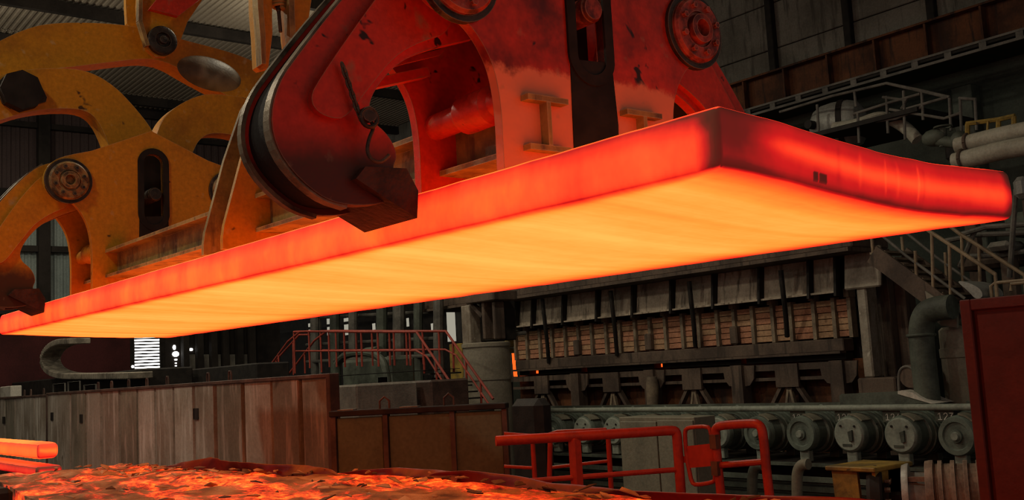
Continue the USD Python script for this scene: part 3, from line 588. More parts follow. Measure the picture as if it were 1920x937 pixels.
# skirt down to the floor so that the heap is solid
rim = np.concatenate([np.arange(240) * 110, 239 * 110 + np.arange(1, 110), np.arange(238, -1, -1) * 110 + 109, np.arange(108, 0, -1)])
rv = v[rim]; lo_ = rv.copy(); lo_[:, 2] = 0; k = len(rim)
bm.add(np.vstack([rv, lo_]), [[i, k + i, k + (i + 1) % k, (i + 1) % k] for i in range(k)])
bed.part('crust', bm, M_CRUST, smooth=60)
for i in range(280):
    x = -2.0 - 10.3 * rng.uniform() ** 1.3; y0_ = float(np.interp(x, [-13, -9.5, -8.6, -1.2], [2.6, 2.22, 1.5, 1.0])); b_ = float(back(x))
    y = b_ - .08 - (b_ - y0_ - .3) * rng.uniform() ** 2.2; z = ZB + float((meshkit.fbm(np.array([[x * 1.1, y * 1.6, 0]]), 4, 3)[0] - .5) * .16)
    s = rng.uniform(.03, .10); n = rng.integers(5, 8); an = np.sort(rng.uniform(0, 2 * np.pi, n)); rr = s * rng.uniform(.6, 1.2, n)
    tl = rng.normal(0, .16, 2); q = np.stack([rr * np.cos(an), rr * np.sin(an) * .7], 1)
    top_ = np.stack([q[:, 0], q[:, 1], q @ tl + .012], 1); bt = top_ - [0, 0, .007]; c = np.array([x, y, z + .008])
    V = np.vstack([top_, bt, top_.mean(0)[None] + [0, 0, .01], bt.mean(0)[None]]) + c
    Fq = [[2 * n, j, (j + 1) % n] for j in range(n)] + [[2 * n + 1, n + (j + 1) % n, n + j] for j in range(n)] + [[j, n + j, n + (j + 1) % n] for j in range(n)] + [[j, n + (j + 1) % n, (j + 1) % n] for j in range(n)]
    bed.part('flake', (V, np.array(Fq)), M_FLAKED if rng.uniform() < .3 else M_FLAKE, smooth=False)
bed.done()
def sheet(label, top, bot, y, seed, bend=.10):
    """crumpled steel sheet standing on edge; top and bottom edges seen at these pixels near the upright plane y"""
    n = 70; T = np.array([ony(a, b, y) for a, b in top]); B = np.array([ony(a, b, y) for a, b in bot])
    xs = np.linspace(T[0, 0], T[-1, 0], n); zt_ = np.interp(xs, T[:, 0], T[:, 2]); zb_ = np.interp(xs, B[:, 0], B[:, 2])
    R_ = 9; V = []
    for r in range(R_):
        w = r / (R_ - 1); z = zb_ + (zt_ - zb_) * w
        d = (meshkit.fbm(np.stack([xs * 2.2, z * 5, xs * 0 + seed], 1), 3, seed) - .5) * bend * 2 + bend * .9 * w ** 2 * np.sin(xs * 2.3 + seed)
        V.append(np.stack([xs, y + d, z], 1))
    V = np.array(V); W = V + [0, .014, .004]; k = R_ * n
    idx = lambda r, i: r * n + i
    f = []
    for r in range(R_ - 1):
        for i in range(n - 1):
            f.append([idx(r, i), idx(r, i + 1), idx(r + 1, i + 1), idx(r + 1, i)]); f.append([k + idx(r, i), k + idx(r + 1, i), k + idx(r + 1, i + 1), k + idx(r, i + 1)])
    for i in range(n - 1):
        f.append([idx(R_ - 1, i), idx(R_ - 1, i + 1), k + idx(R_ - 1, i + 1), k + idx(R_ - 1, i)]); f.append([idx(0, i), k + idx(0, i), k + idx(0, i + 1), idx(0, i + 1)])
    for r in range(R_ - 1):
        f.append([idx(r, 0), idx(r + 1, 0), k + idx(r + 1, 0), k + idx(r, 0)]); f.append([idx(r, n - 1), k + idx(r, n - 1), k + idx(r + 1, n - 1), idx(r + 1, n - 1)])
    single('crumpled_sheet', MB().add(np.vstack([V.reshape(-1, 3), W.reshape(-1, 3)]), f), M_SHEET, label, 'metal sheet', smooth=25)
sheet('crumpled maroon steel sheet lying along the foot of the tall fence', [(298, 883), (330, 868), (378, 859), (440, 864), (520, 871), (590, 877), (632, 893)], [(298, 900), (632, 906)], 4.35, 3)
sheet('buckled maroon steel sheet at the foot of the three low shield panels', [(618, 897), (640, 887), (690, 880), (742, 877), (790, 881), (835, 886), (850, 892)], [(618, 912), (850, 916)], 4.78, 6)
sheet('long bent maroon steel sheet in front of the red railings', [(806, 892), (835, 884), (880, 882), (950, 893), (1010, 906), (1100, 914), (1200, 920), (1300, 924), (1400, 928), (1520, 934), (1700, 945)], [(806, 915), (950, 925), (1250, 945), (1700, 975)], 4.86, 9, .06)
single('dark_curb', MB().box((-11.2, 1.25, 0), (-9.62, 2.12, ZB + .07), .04), M_SOOT, 'dark steel curb block at the lower left edge of the scale bed', 'curb')

# ------------------------------------------------------------------ tall fence and low shield panels
YF = 6.5
fx = lambda p: ony(p, 760 - .08 * p, YF)[0]
def fence(bounds, ztop, y, name, label, holes=(), eyes=()):
    T = Thing(name, label, 'fence'); X = [fx(b) for b in bounds]
    for i, (a, b) in enumerate(zip(X[:-1], X[1:])):
        d = rng.uniform(0, .025); w = (b - a) / 2
        # each panel is a shallow pan: flat face with returned edges
        g_ = .03 + .03 * (i % 5 == 4); pts = [(a + g_, y + .11), (a + g_ + .03, y + d), (b - .06, y + d), (b - .03, y + .11), (b - .07, y + .11), (b - .085, y + d + .02), (a + g_ + .055, y + d + .02), (a + g_ + .04, y + .11)]
        T.part('panel', MB().prism('z', pts, 1.15, ztop - .05 - rng.uniform(0, .01)), (M_FENCE, M_FENCELIGHT, M_FENCEBROWN)[(0, 2, 0, 0, 2, 1, 0, 1, 0, 2, 0, 2, 2)[i % 13]], smooth=False)
    T.part('top_rail', MB().box((X[0], y - .02, ztop - .055), (X[-1], y + .12, ztop), .008), M_FENCEDARK, smooth=False)
    T.part('backing', MB().box((X[0], y + .115, .9), (X[-1], y + .14, ztop - .06)), M_SOOT, smooth=False)
    T.part('post', MB().box((X[-1], y - .03, .0), (X[-1] + .1, y + .12, ztop), .01), M_FENCEDARK, smooth=False)
    T.part('bottom_rail', MB().box((X[0], y - .01, 1.0), (X[-1], y + .1, 1.14)), M_FENCEDARK, smooth=False)
    for p, q in holes:
        c = ony(p, q, y); T.part('vent_hole', MB().box(c + [-.09, -.004, -.085], c + [.09, .02, .085]).box(c + [-.09, -.014, -.1], c + [.09, .0, -.085]).box(c + [-.105, -.014, -.1], c + [-.09, .0, .085]), M_SOOT, smooth=False, label='small dark square opening')
    for p in eyes:
        x = fx(p); T.part('lifting_eye', MB().tube([[x - .05, y + .05, ztop - .02], [x - .05, y + .05, ztop + .09], [x - .03, y + .05, ztop + .14], [x + .03, y + .05, ztop + .14], [x + .05, y + .05, ztop + .09], [x + .05, y + .05, ztop - .02]], .016, 6), M_FENCEDARK)
    T.done()
zf = ony(610, 700, YF)[2]
fence([88, 132, 160, 188, 221, 255, 289, 324, 362, 401, 453, 507, 560, 614], zf, YF, 'panel_fence', 'tall weathered brown panel fence running behind the scale bed, thirteen upright panels', [(98, 780), (153, 784), (368, 775)], (180, 205, 237, 271, 309, 385, 426))
fence([-140, -100, -66, -34, 4, 23, 38, 60, 84], zf - .03, YF + .05, 'panel_fence', 'dimmer narrow-panelled fence section behind the glowing slab stack', [(7, 787)], (38, 50, 74))
c0, c1 = atd(625, 770, 12.6), atd(942, 755, 12.2)
sp = Thing('shield_panels', 'low brown shield of three square plates in a dark frame beside the tall fence', 'shield')
ux = (c1 - c0) * [1, 1, 0]; Wd = np.linalg.norm(ux); ux /= Wd; uy = np.cross([0, 0, 1.], ux); ztp = (c0[2] + c1[2]) / 2
O = np.array([c0[0], c0[1], 0])
def pbox(mb, a0, a1, z0, z1, d0, d1, c=0.):
    return mb.obox(O + ux * (a0 + a1) / 2 + np.array([0, 0, (z0 + z1) / 2]) + uy * (d0 + d1) / 2, [ux * (a1 - a0) / 2, uy * (d1 - d0) / 2, np.array([0, 0, (z1 - z0) / 2])], c)
fr = lambda p: (p - 625) / 317 * Wd
for a, b in ((632, 719), (731, 847), (854, 940)):
    sp.part('shield_plate', pbox(MB(), fr(a), fr(b), 1.55, ztp - .09, -.02, .02, .008), M_PANEL, smooth=False)
sp.part('shield_plate', pbox(MB(), fr(858), fr(940), 1.0, 1.5, -.02, .02, .008), M_PANEL, smooth=False)
for a in (622, 721, 846, 941): sp.part('upright', pbox(MB(), fr(a), fr(a + 9), .0, ztp - .06, -.05, .06), M_FENCEDARK, smooth=False)
sp.part('top_rail', pbox(MB(), fr(620), fr(950), ztp - .07, ztp, -.08, .12, .01), M_SOOT, smooth=False)
sp.part('mid_rail', pbox(MB(), fr(850), fr(946), 1.48, 1.56, -.04, .06), M_SOOT, smooth=False)
for a in (722, 843):
    q = O + ux * fr(a) + np.array([0, 0, ztp - .01]) + uy * .03
    sp.part('lifting_eye', MB().tube([q - ux * .06, q - ux * .06 + [0, 0, .1], q + [0, 0, .15], q + ux * .06 + [0, 0, .1], q + ux * .06], .014, 6), M_FENCEDARK)
for a, b in ((634, 664), (752, 786)):
    sp.part('top_plate', pbox(MB(), fr(a), fr(b), ztp, ztp + .012, -.02, .14), M_CONCRETE, smooth=False, label='pale loose plate on the top rail')
sp.done()

# ------------------------------------------------------------------ behind the fence: concrete blocks, footbridge railing, pillar, cable carrier
def pixbox(x0, x1, yt, yb, Y, depth, c=.02):
    """upright block whose front face lies in the plane y = Y and fills these pixels"""
    a, b = ony(x0, (yt + yb) / 2, Y), ony(x1, (yt + yb) / 2, Y); xm = (x0 + x1) / 2
    return MB().box((a[0], Y, ony(xm, yb, Y)[2]), (b[0], Y + depth, ony(xm, yt, Y)[2]), c)
def floorbox(x0, x1, yt, Y, depth, c=.02):
    mb = pixbox(x0, x1, yt, yt + 20, Y, depth, 0); v = mb.data()[0]; lo, hi = v.min(0), v.max(0)
    return MB().box((lo[0], lo[1], 0), hi, c)
def pixboxx(x0, x1, yt, yb, X, depth, c=0):
    """upright block whose face lies in the plane x = X and fills these pixels"""
    a, b = onx(x0, (yt + yb) / 2, X), onx(x1, (yt + yb) / 2, X); xm = (x0 + x1) / 2
    return MB().box((X - depth, a[1], onx(xm, yb, X)[2]), (X, b[1], onx(xm, yt, X)[2]), c)
single('concrete_block', floorbox(618, 668, 722, 8.6, 1.2, .03), M_CONCRETE, 'pale grey concrete block just right of the tall fence end', 'block', smooth=False)
single('machine_housing', floorbox(670, 808, 716, 9.9, .8, .03), M_FENCEDARK, 'low brown machine housing behind the three shield plates', 'housing', smooth=False)
single('machine_housing', floorbox(952, 1008, 748, 9.4, .32, .10), M_SOOT, 'black rounded machine housing right of the three low shield plates', 'housing', smooth=False)
YP = 12.0
P = lambda a, b, y=YP: ony(a, b, y)
hr = Thing('footbridge_railing', 'faded red tubular railing of the footbridge above the tall fence with sloping stair rails', 'railing')
def rail(T, name, pts, r, m, y=None, off=(0, 0, 0), lab=None):
    return T.part(name, MB().tube(np.array([np.asarray(q if len(q) == 3 else P(q[0], q[1], y or YP)) + off for q in pts]), r, 8), m, label=lab)
for o in (0, .75):
    rail(hr, 'top_rail', [(551, 622), (575, 621), (700, 622), (781, 622), (868, 752)], .028, M_FARRAIL, YP, (0, o, 0))
    rail(hr, 'mid_rail', [(555, 658), (780, 657), (800, 668), (862, 765)], .022, M_FARRAIL, YP, (0, o, 0))
    rail(hr, 'stair_rail', [(562, 622), (540, 640), (490, 708), (478, 730)], .028, M_FARRAIL, YP, (0, o, 0))
    for p, b in ((551, 700), (579, 690), (616, 688), (645, 688), (677, 687), (708, 687), (738, 685), (768, 685), (794, 700), (522, 702), (818, 730), (845, 760)):
        t_ = {522: 662, 794: 642, 818: 677, 845: 720}.get(p, 622); rail(hr, 'rail_post', [(p, t_), (p + (b - t_) * .03, b)], .024, M_FARRAIL, YP, (0, o, 0))
rail(hr, 'stair_rail', [(551, 628), (535, 628), (462, 709), (450, 722)], .026, M_FARRAIL, YP, (0, .4, 0))
for p in (523, 492): rail(hr, 'rail_post', [(p, 642 if p == 523 else 676), (p + 1, 704)], .02, M_FARRAIL, YP, (0, .4, 0))
hr.part('deck', MB().box(P(545, 700) + [0, -.05, -.14], P(800, 693) + [0, .85, 0]), M_SOOT, smooth=False)
for a in (575, 690, 790): hr.part('deck_leg', MB().box(P(a, 695) * [1, 1, 0] + [-.08, .3, 0], P(a, 695) * [1, 1, 0] + [.08, .45, P(a, 700)[2] - .1]), M_SOOT, smooth=False)
for k in range(7): q = P(800 + k * 10, 700 + k * 12); hr.part('tread', MB().box(q + [-.12, 0, -.03], q + [.12, .8, 0]), M_SOOT, smooth=False)
hr.done()
pl = Thing('pillar', 'pale grey round pillar with a bolted collar standing under the furnace corner', 'pillar')
YPL = 14.5; q = ony(914, 700, YPL); rp = abs(ony(945, 700, YPL)[0] - ony(884, 700, YPL)[0]) / 2 * .86
zt_, = [ony(914, 642, YPL)[2]]
pl.part('drum', MB().lathe([(0, rp), (zt_ - .1, rp), (zt_ - .1, rp * 1.05), (zt_ - .02, rp * 1.05), (zt_, rp * .98), (zt_, 0)], (q[0], YPL, 0), (0, 0, 1), 36), M_DRUM)
pl.part('collar', MB().lathe([(0, rp), (0, rp * 1.04), (.09, rp * 1.04), (.09, rp)], (q[0], YPL, ony(914, 712, YPL)[2]), (0, 0, 1), 36), M_DRUM)
for b in (694, 718): pl.part('slot', MB().box(ony(889, b - 9, YPL - .62 * rp) + [-.03, -.05, 0], ony(889, b + 5, YPL - .62 * rp) + [.03, .05, 0]), M_SOOT, smooth=False)
pl.done()
pb = Thing('steel_column', 'dirty riveted column with bracket boxes above the pale round pillar', 'column')
pb.part('shaft', pixbox(868, 884, 572, 760, 14.6, .4), M_PALE, smooth=False)
pb.part('box_frame', pixbox(884, 930, 560, 640, 14.9, .6), M_SOOT, smooth=False)
pb.part('flange', pixbox(903, 908, 565, 636, 14.6, .3), M_FURN, smooth=False)
pb.part('flange', pixbox(923, 928, 565, 636, 14.6, .3), M_FURN, smooth=False)
pb.part('bracket', MB().bar(ony(884, 568, 14.7), ony(906, 592, 14.7), .12, .1), M_FURN, smooth=False)
pb.part('cross_plate', pixbox(872, 926, 548, 566, 14.5, .7), M_FURN, smooth=False)
pb.done()
lg = Thing('lagged_pipe', 'white lagged vertical pipe with a yellow valve beside the pale round pillar', 'pipe')
lg.part('lagging', MB().tube([ony(953, 664, 15.9), ony(954, 690, 15.9), ony(956, 716, 15.9)], .09, 12), M_WHITE)
lg.part('lower_pipe', MB().tube([ony(956, 714, 15.9), ony(958, 770, 15.9)], .075, 12), M_SOOT)
lg.part('valve', MB().obox(ony(955, 644, 15.9), np.diag([.09, .09, .09]), .02).obox(ony(956, 657, 15.9), np.diag([.08, .08, .05]), .02), M_YELLOWDULL, label='yellow valve')
lg.part('bend', MB().tube(chaikin([ony(952, 640, 15.9), ony(955, 630, 15.9), ony(968, 626, 15.9), ony(985, 624, 16.2)], 2), .05, 10), M_SCAF)
lg.done()
# cable carrier: a loop of links
YC2 = 8.1
cc = Thing('cable_carrier', 'grey segmented cable carrier looping back on itself below the far end of the glowing slab', 'cable carrier')
pts = chaikin([(150, 639), (122, 640), (102, 652), (92, 672), (99, 692), (122, 704), (160, 705), (268, 703)], 3)
pp = np.array([ony(a, b, YC2) for a, b in pts]); sg = np.r_[0, np.cumsum(np.linalg.norm(np.diff(pp, axis=0), axis=1))]
for s in np.arange(.06, sg[-1] - .05, .15):
    c = np.array([np.interp(s, sg, pp[:, k]) for k in range(3)]); c2 = np.array([np.interp(s + .05, sg, pp[:, k]) for k in range(3)]); d = c2 - c; d /= np.linalg.norm(d)
    cc.part('link', MB().bar(c - d * .066, c + d * .066, .55, .16, np.cross(d, [0, 1, 0]), .02), M_CHAIN, smooth=False)
cc.done()
single('machine_deck', floorbox(22, 268, 704, YC2 + .12, 1.2, .03), M_SOOT, 'long black machine deck carrying the looped cable carrier behind the fence', 'deck', smooth=False)
single('machine_deck', floorbox(272, 480, 690, YC2 + 1.5, .8, .03), M_SOOT, 'taller black machine deck below the louvred window, behind the fence', 'deck', smooth=False)
single('crate', floorbox(0, 20, 724, 7.1, .3), M_WHITE, 'small pale box standing behind the narrow-panelled fence section', 'box', smooth=False)
for i, (a, b) in enumerate(((108, 720), (128, 716), (150, 722))):
    single('deck_rail', MB().tube([ony(a - 8 + 8 * i, 760, 7.6) * [1, 1, 0], ony(a - 8 + 8 * i, b, 7.6), ony(a + 14 + 8 * i, b - 2, 7.6), ony(a + 14 + 8 * i, 742, 7.6) * [1, 1, 0]], .02, 6), M_SCAF, 'thin pale hoop rail before the machine deck, %s of three' % ('first', 'second', 'third')[i], 'rail')

# louvred daylight window and small panes in the far wall beneath the slab
wn = Thing('window_1', kind='structure')
wn.part('pane', pixboxx(252, 300, 600, 690, XW - .06, .02), M_DAY, smooth=False)
wn.part('frame', pixboxx(244, 252, 600, 694, XW + .02, .1), M_SOOT, smooth=False)
wn.part('frame', pixboxx(300, 309, 600, 694, XW + .02, .1), M_SOOT, smooth=False)
for k in range(16): wn.part('slat', pixboxx(251, 301, 599 + k * 5.7, 601.2 + k * 5.7, XW + .0, .04), M_SOOT, smooth=False)
wn.done()
w2 = Thing('window_2', kind='structure')
for (a, b, t_, u) in ((324, 330, 646, 656), (323, 336, 658, 669), (327, 333, 672, 676), (328, 332, 679, 682), (328, 332, 684, 687), (355, 362, 652, 658), (370, 378, 652, 658), (246, 252, 684, 690)):
    c, d = onx(a, u, XW + .03), onx(b, t_, XW + .03); w2.part('pane', MB().prism('x', circle((c[1] + d[1]) / 2, (c[2] + d[2]) / 2, (d[1] - c[1]) / 2, 12, (d[2] - c[2]) / 2), XW + .01, XW + .03), M_DAY, smooth=False)
w2.done()
# columns and panels of the dark bay between the window and the footbridge
WORD = ('one', 'two', 'three', 'four', 'five', 'six', 'seven', 'eight', 'nine')
for i, p in enumerate((345, 372, 398, 420, 447, 470)):
    single('bay_column', pixboxx(p, p + 11, 600, 792, XW + .5, .3), M_DARK, 'dark slim column behind the tall fence, number %s from the louvred window' % WORD[i], 'column', 'dark bay columns', smooth=False)
for i, p in enumerate((357, 384, 406, 432, 458)):
    single('bay_sheet', pixboxx(p, p + 14, 664, 792, XW + .2, .17), M_CONCRETE, 'dim grey sheet between dark bay columns, gap %s from the louvred window' % WORD[i], 'sheet', 'dim bay sheets', smooth=False)
bay = Thing('wall_bay', kind='structure')
bay.part('sheet', pixbox(400, 880, 480, 760, 21.5, .2, 0), M_SOOT, smooth=False)
for (a, b, t_, u) in ((613, 620, 596, 628), (645, 652, 596, 628), (578, 582, 606, 620), (698, 702, 606, 618), (838, 852, 582, 640), (762, 765, 596, 612), (808, 812, 606, 622)):
    bay.part('lit_pane', pixbox(a, b, t_, u, 21.3, .05, 0), M_DAYDIM, smooth=False)
bay.part('girt', pixbox(400, 880, 604, 609, 21.2, .06, 0), M_SOOT, smooth=False)
bay.done()
for i, (p, w_) in enumerate(((590, 10), (628, 12), (662, 11), (716, 14), (748, 16), (784, 12), (822, 14))):
    single('pipe_riser', MB().tube([ony(p, 560, 17.6), ony(p, 640, 17.6), ony(p, 700, 17.6) * [1, 1, 0]], abs(ony(p + w_, 600, 17.6)[0] - ony(p, 600, 17.6)[0]) / 2 * .8, 10), M_GREENSTEEL if i % 2 else M_SCAF, 'dim upright pipe behind the footbridge railing, number %s counting from the louvred window' % WORD[i], 'pipe', 'pipe risers behind the footbridge')
for i, (t_, y_) in enumerate(((590, 18.2), (640, 18.0), (672, 17.5))):
    single('pipe_run', MB().tube([ony(575, t_ + 6, y_), ony(815, t_ - 6, y_)], .06, 8).cyl(ony(600, t_ + 5, y_) * [1, 1, 0], ony(600, t_ + 5, y_), .05, 6), M_SCAF, 'dim level pipe run behind the footbridge railing, %s' % ('at the height of the lit panes', 'at the height of the red top rail', 'lowest, near the footbridge deck')[i], 'pipe')
single('hose_arch', MB().tube(chaikin([ony(624, 720, 13.5) * [1, 1, 0], ony(628, 692, 13.5), ony(640, 668, 13.5), ony(668, 660, 13.5), ony(705, 662, 13.5), ony(728, 690, 13.5), ony(732, 720, 13.5) * [1, 1, 0]], 3), .10, 10), M_GREENSTEEL, 'grey-green arched duct seen through the footbridge railing', 'duct')
single('yellow_cabinet', floorbox(842, 866, 644, 17, .5), M_YELLOWDULL, 'small dull yellow cabinet behind the right stair of the footbridge', 'cabinet', smooth=False)
single('pump_unit', MB().add(*floorbox(640, 730, 672, 14.2, .8, .08).data()).lathe([(0, .25), (.6, .25), (.6, .1), (.8, .1)], ony(690, 668, 14.6), (1, 0, 0), 20), M_GREENSTEEL, 'squat grey-green pump under the arched duct', 'pump')

# ------------------------------------------------------------------ furnace along the far side
YFU = 19.0
fu = Thing('reheating_furnace', 'long brown reheating furnace with hood panels, brick panels and a braced frame below', 'furnace')
G = lambda a, b, y=YFU: ony(a, b, y)
xl, xr = G(968, 640)[0], G(1600, 560)[0]
zrow = lambda pix, y=YFU: G(pix[0], pix[1], y)[2]
z_bt, z_bb = 4.16, 3.36
fu.part('back_wall', MB().box((xl - .2, YFU + .25, .3), (xr + .35, YFU + .6, 6.3)), M_SOOT, smooth=False)
fu.part('top_beam', MB().box((-27.5, YFU - 1.0, 5.10), (xr + .75, YFU + .3, 5.75), .03), M_FURN, smooth=False)
fu.part('top_flange', MB().box((-27.5, YFU - 1.15, 5.02), (xr + .75, YFU + .3, 5.10)), M_FURN, smooth=False)
hx = [G(p, 600, YFU - .3)[0] for p in (940, 976, 1007, 1065, 1129, 1197, 1270, 1350, 1438, 1532, 1583)]
for a, b in zip(hx[:-1], hx[1:]):
    w_ = b - a; c = np.array([(a + b) / 2, YFU - .32, 4.66]); tlt = .05
    fu.part('hood_panel', MB().obox(c, [[w_ / 2 - .03, 0, 0], [0, .025, 0], [0, tlt, .37]], .015).obox(c + [0, -.12, -.37], [[w_ / 2 - .03, 0, 0], [0, .05, 0], [0, 0, .02]]), M_HOOD, smooth=False)
for a in hx[1:]: fu.part('hood_rib', MB().obox((a, YFU - .42, 4.62), [[.03, 0, 0], [0, .08, 0], [0, .05, .42]]), M_SOOT, smooth=False)
fu.part('end_panel', MB().obox((G(1622, 520, YFU - .3)[0], YFU - .35, 4.72), [[.42, 0, 0], [0, .05, 0], [0, .06, .42]], .03), M_PALE, smooth=False)
for p in (1024, 1152, 1299, 1471): fu.part('hanger', MB().tube(chaikin([G(p - 7, 560 - (p - 1024) * .12, YFU - .75), G(p - 3, 600 - (p - 1024) * .12, YFU - .72), G(p + 2, 640 - (p - 1024) * .12, YFU - .5), G(p + 5, 680 - (p - 1024) * .11, YFU - .3)], 2), .055, 8), M_SOOT)
# brick panels: courses of bricks between battens
bx = [G(p, 620, YFU)[0] for p in (968, 990, 1014, 1037, 1062, 1087, 1112, 1139, 1165, 1194, 1222, 1251, 1283, 1314, 1349, 1381, 1416, 1454, 1488, 1532, 1570, 1600)]
for i, (a, b) in enumerate(zip(bx[:-1], bx[1:])):
    nr = 6; hh = (z_bt - z_bb) / nr
    for k in range(nr):
        fu.part('brick', MB().box((a + .05, YFU - rng.uniform(.0, .03), z_bb + k * hh + .006), (b - .05, YFU + .2, z_bb + (k + 1) * hh - .006), .008), M_PLANK if rng.uniform() < .65 else M_PLANK2, smooth=False)
for a in bx: fu.part('batten', MB().box((a - .045, YFU - .09, z_bb - .02), (a + .045, YFU + .1, z_bt + .04)), M_BATTEN, smooth=False)
for p in (1087, 1222, 1384): fu.part('peep_door', MB().box((G(p, 650)[0] - .11, YFU - .16, z_bb + .0), (G(p, 650)[0] + .11, YFU, z_bb + .42), .03), M_FURN, smooth=False)
for a in bx[1::2]: fu.part('strut', MB().box((a - .06, YFU - .15, z_bt + .02), (a + .06, YFU + .1, 4.36)), M_BATTEN, smooth=False)
fu.part('lintel', MB().box((xl + .25, YFU - .28, 3.06), (xr - .15, YFU + .1, z_bb - .03), .02), M_FURN, smooth=False)
fu.part('lintel_lip', MB().box((xl + .25, YFU - .42, 3.02), (xr - .15, YFU - .2, 3.07)), M_FURN, smooth=False)
fu.part('hearth_glow', MB().box((xl - .02, YFU + .1, 2.93), (G(1412, 700)[0], YFU + .16, 3.01)), M_FIRE, smooth=False, label='glowing orange gap of the hearth')
fu.part('hearth_glow', MB().prism('y', xz([(959, 662), (963, 662), (968, 706), (963, 706)], YFU - .1), YFU - .1, YFU - .05), M_FIRE, smooth=False)
for p, q in ((985, 1003), (1020, 1101), (1112, 1238), (1254, 1402), (1412, 1600)): fu.part('sill_plate', MB().box((G(p, 700)[0], YFU - .2, 2.90), (G(q, 700)[0], YFU + .05, 3.03)), M_SOOT, smooth=False)
fu.part('frame_beam', MB().box((xl, YFU - .3, 2.72), (xr - .1, YFU - .1, 2.86)).data(), M_FURN, smooth=False)
fu.part('frame_beam', MB().box((xl, YFU - .28, 2.50), (xr - .1, YFU - .12, 2.57)).data(), M_FURN, smooth=False)
for p in (1080, 1220, 1385, 1573):
    x = G(p, 730, YFU - .4)[0]; fu.part('frame_post', MB().box((x - .16, YFU - .45, .2), (x + .16, YFU - .15, 2.88)), M_FURN, smooth=False)
    for s in (-1, 1): fu.part('gusset', MB().prism('y', [(x + s * .16, 2.86), (x + s * .46, 2.86), (x + s * .42, 2.56), (x + s * .30, 2.42), (x + s * .16, 2.4)], YFU - .36, YFU - .31), M_FURN, smooth=False)
fu.part('jack', MB().tube([G(1222, 706, YFU - .55), G(1223, 722, YFU - .55), G(1224, 768, YFU - .55)], [.13, .16, .14], 12), M_BATTEN, label='grey screw jack')
for p in (1017, 1148, 1300, 1479):
    x = G(p, 720, YFU - .3)[0]; x2 = x
    fu.part('gusset', MB().box((x - .30, YFU - .36, 2.36), (x + .30, YFU - .3, 2.86)), M_FURN, smooth=False)
    fu.part('brace_post', MB().box((x - .07, YFU - .3, .3), (x + .07, YFU - .2, 2.4)), M_FURN, smooth=False)
    for s in (-1, 1): fu.part('brace', MB().bar((x + s * .18, YFU - .25, 2.42), (x + s * 1.25, YFU - .25, .9), .08, .14, (0, 1, 0)), M_FURN, smooth=False)
    for s in (-1, 1): fu.part('brace', MB().bar((x + s * .03, YFU - .28, 2.3), (x + s * .35, YFU - .28, .9), .06, .08, (0, 1, 0)), M_BATTEN, smooth=False)
fu.part('recess', MB().box((xl, YFU + .05, .3), (xr + .2, YFU + .2, 2.9)), M_GIRDER, smooth=False, label='rust-brown panels behind the braces')
fu.done()
pc = Thing('worn_column', 'pale column with flaking white paint at the right end of the furnace', 'column')
a, b = G(1606, 560, 18.6), G(1652, 715, 18.6)
pc.part('shaft', MB().box((a[0], 18.6, 2.5), (G(1632, 640, 18.6)[0], 19.0, 4.35), .03), M_PALE, smooth=False)
pc.part('base', MB().box((a[0] - .1, 18.5, .4), (a[0] + .75, 19.1, 2.5), .03), M_FURN, smooth=False)
pc.part('step', MB().box((a[0] + .05, 18.35, 2.0), (a[0] + .5, 18.5, 2.08)).data(), M_BATTEN, smooth=False)
pc.part('step', MB().box((a[0] + .05, 18.35, 1.7), (a[0] + .5, 18.5, 1.78)).data(), M_BATTEN, smooth=False)
pc.done()
for i, (p, w_, y_) in enumerate(((1648, 26, 19.3), (1684, 20, 19.5))):
    single('dark_stanchion', pixbox(p, p + w_, 500, 760, y_, .4), M_FURN, ('dark stanchion directly right of the pale flaking column' if i == 0 else 'thinner dark stanchion under the lower flight of the steel staircase'), 'stanchion', smooth=False)

# ------------------------------------------------------------------ staircase, ducts and piping at the right
YS = 17.0
sr = Thing('steel_staircase', 'dark steel staircase with tan handrails going down to the right under the slab end', 'staircase')
S_ = lambda a, b, y=YS: ony(a, b, y)
s0, s1 = S_(1636, 474), S_(1800, 594)
for o in (0, 1.0): sr.part('stringer', MB().bar(s0 + [0, o, -.02], s1 + [0, o, -.02], .06, .34), M_FURN, smooth=False)
for k in range(9):
    c = s0 + (s1 - s0) * (k + .5) / 9; sr.part('tread', MB().box(c + [-.16, .02, .05], c + [.16, .98, .09]), M_BATTEN, smooth=False)
for o in (0, 1.0):
    oo = np.array([0, o, 0])
    sr.part('handrail', MB().tube([S_(1700, 400) + oo, S_(1742, 433) + oo, S_(1866, 514) + oo, S_(1870, 560) + oo], .035, 8), M_STAIRRAIL)
    sr.part('mid_rail', MB().tube([S_(1640, 430) + oo, S_(1700, 480) + oo, S_(1810, 560) + oo], .028, 8), M_SCAF)
    for p, t_, b in ((1747, 436, 548), (1634, 440, 474), (1716, 470, 530), (1780, 460, 574)): sr.part('rail_post', MB().tube([S_(p, t_) + oo, S_(p + 3, b) + oo], .03, 8), M_STAIRRAIL)
sr.part('gusset_plate', MB().prism('y', xz([(1740, 545), (1800, 585), (1800, 614), (1770, 610), (1748, 590)], YS), YS - .1, YS - .04), M_DRUM, smooth=False)
sr.done()
lw = single('landing_rail', MB().tube([S_(1860, 560), S_(1858, 536), S_(1866, 530), S_(1935, 524)], .03, 8).tube([S_(1896, 545), S_(1896, 532), S_(1935, 528)], .03, 8), M_STAIRRAIL, 'pale hoop rail above the maroon box at the right edge', 'rail')
el = Thing('elbow_duct', 'dark grey-green elbow duct standing under the steel staircase', 'duct')
el.part('pipe', MB().tube(chaikin([S_(1786, 575, 16.6), S_(1752, 578, 16.6), S_(1732, 590, 16.6), S_(1726, 625, 16.6), S_(1733, 690, 16.6), S_(1741, 760, 16.6)], 3), .21, 20), M_GREENSTEEL)
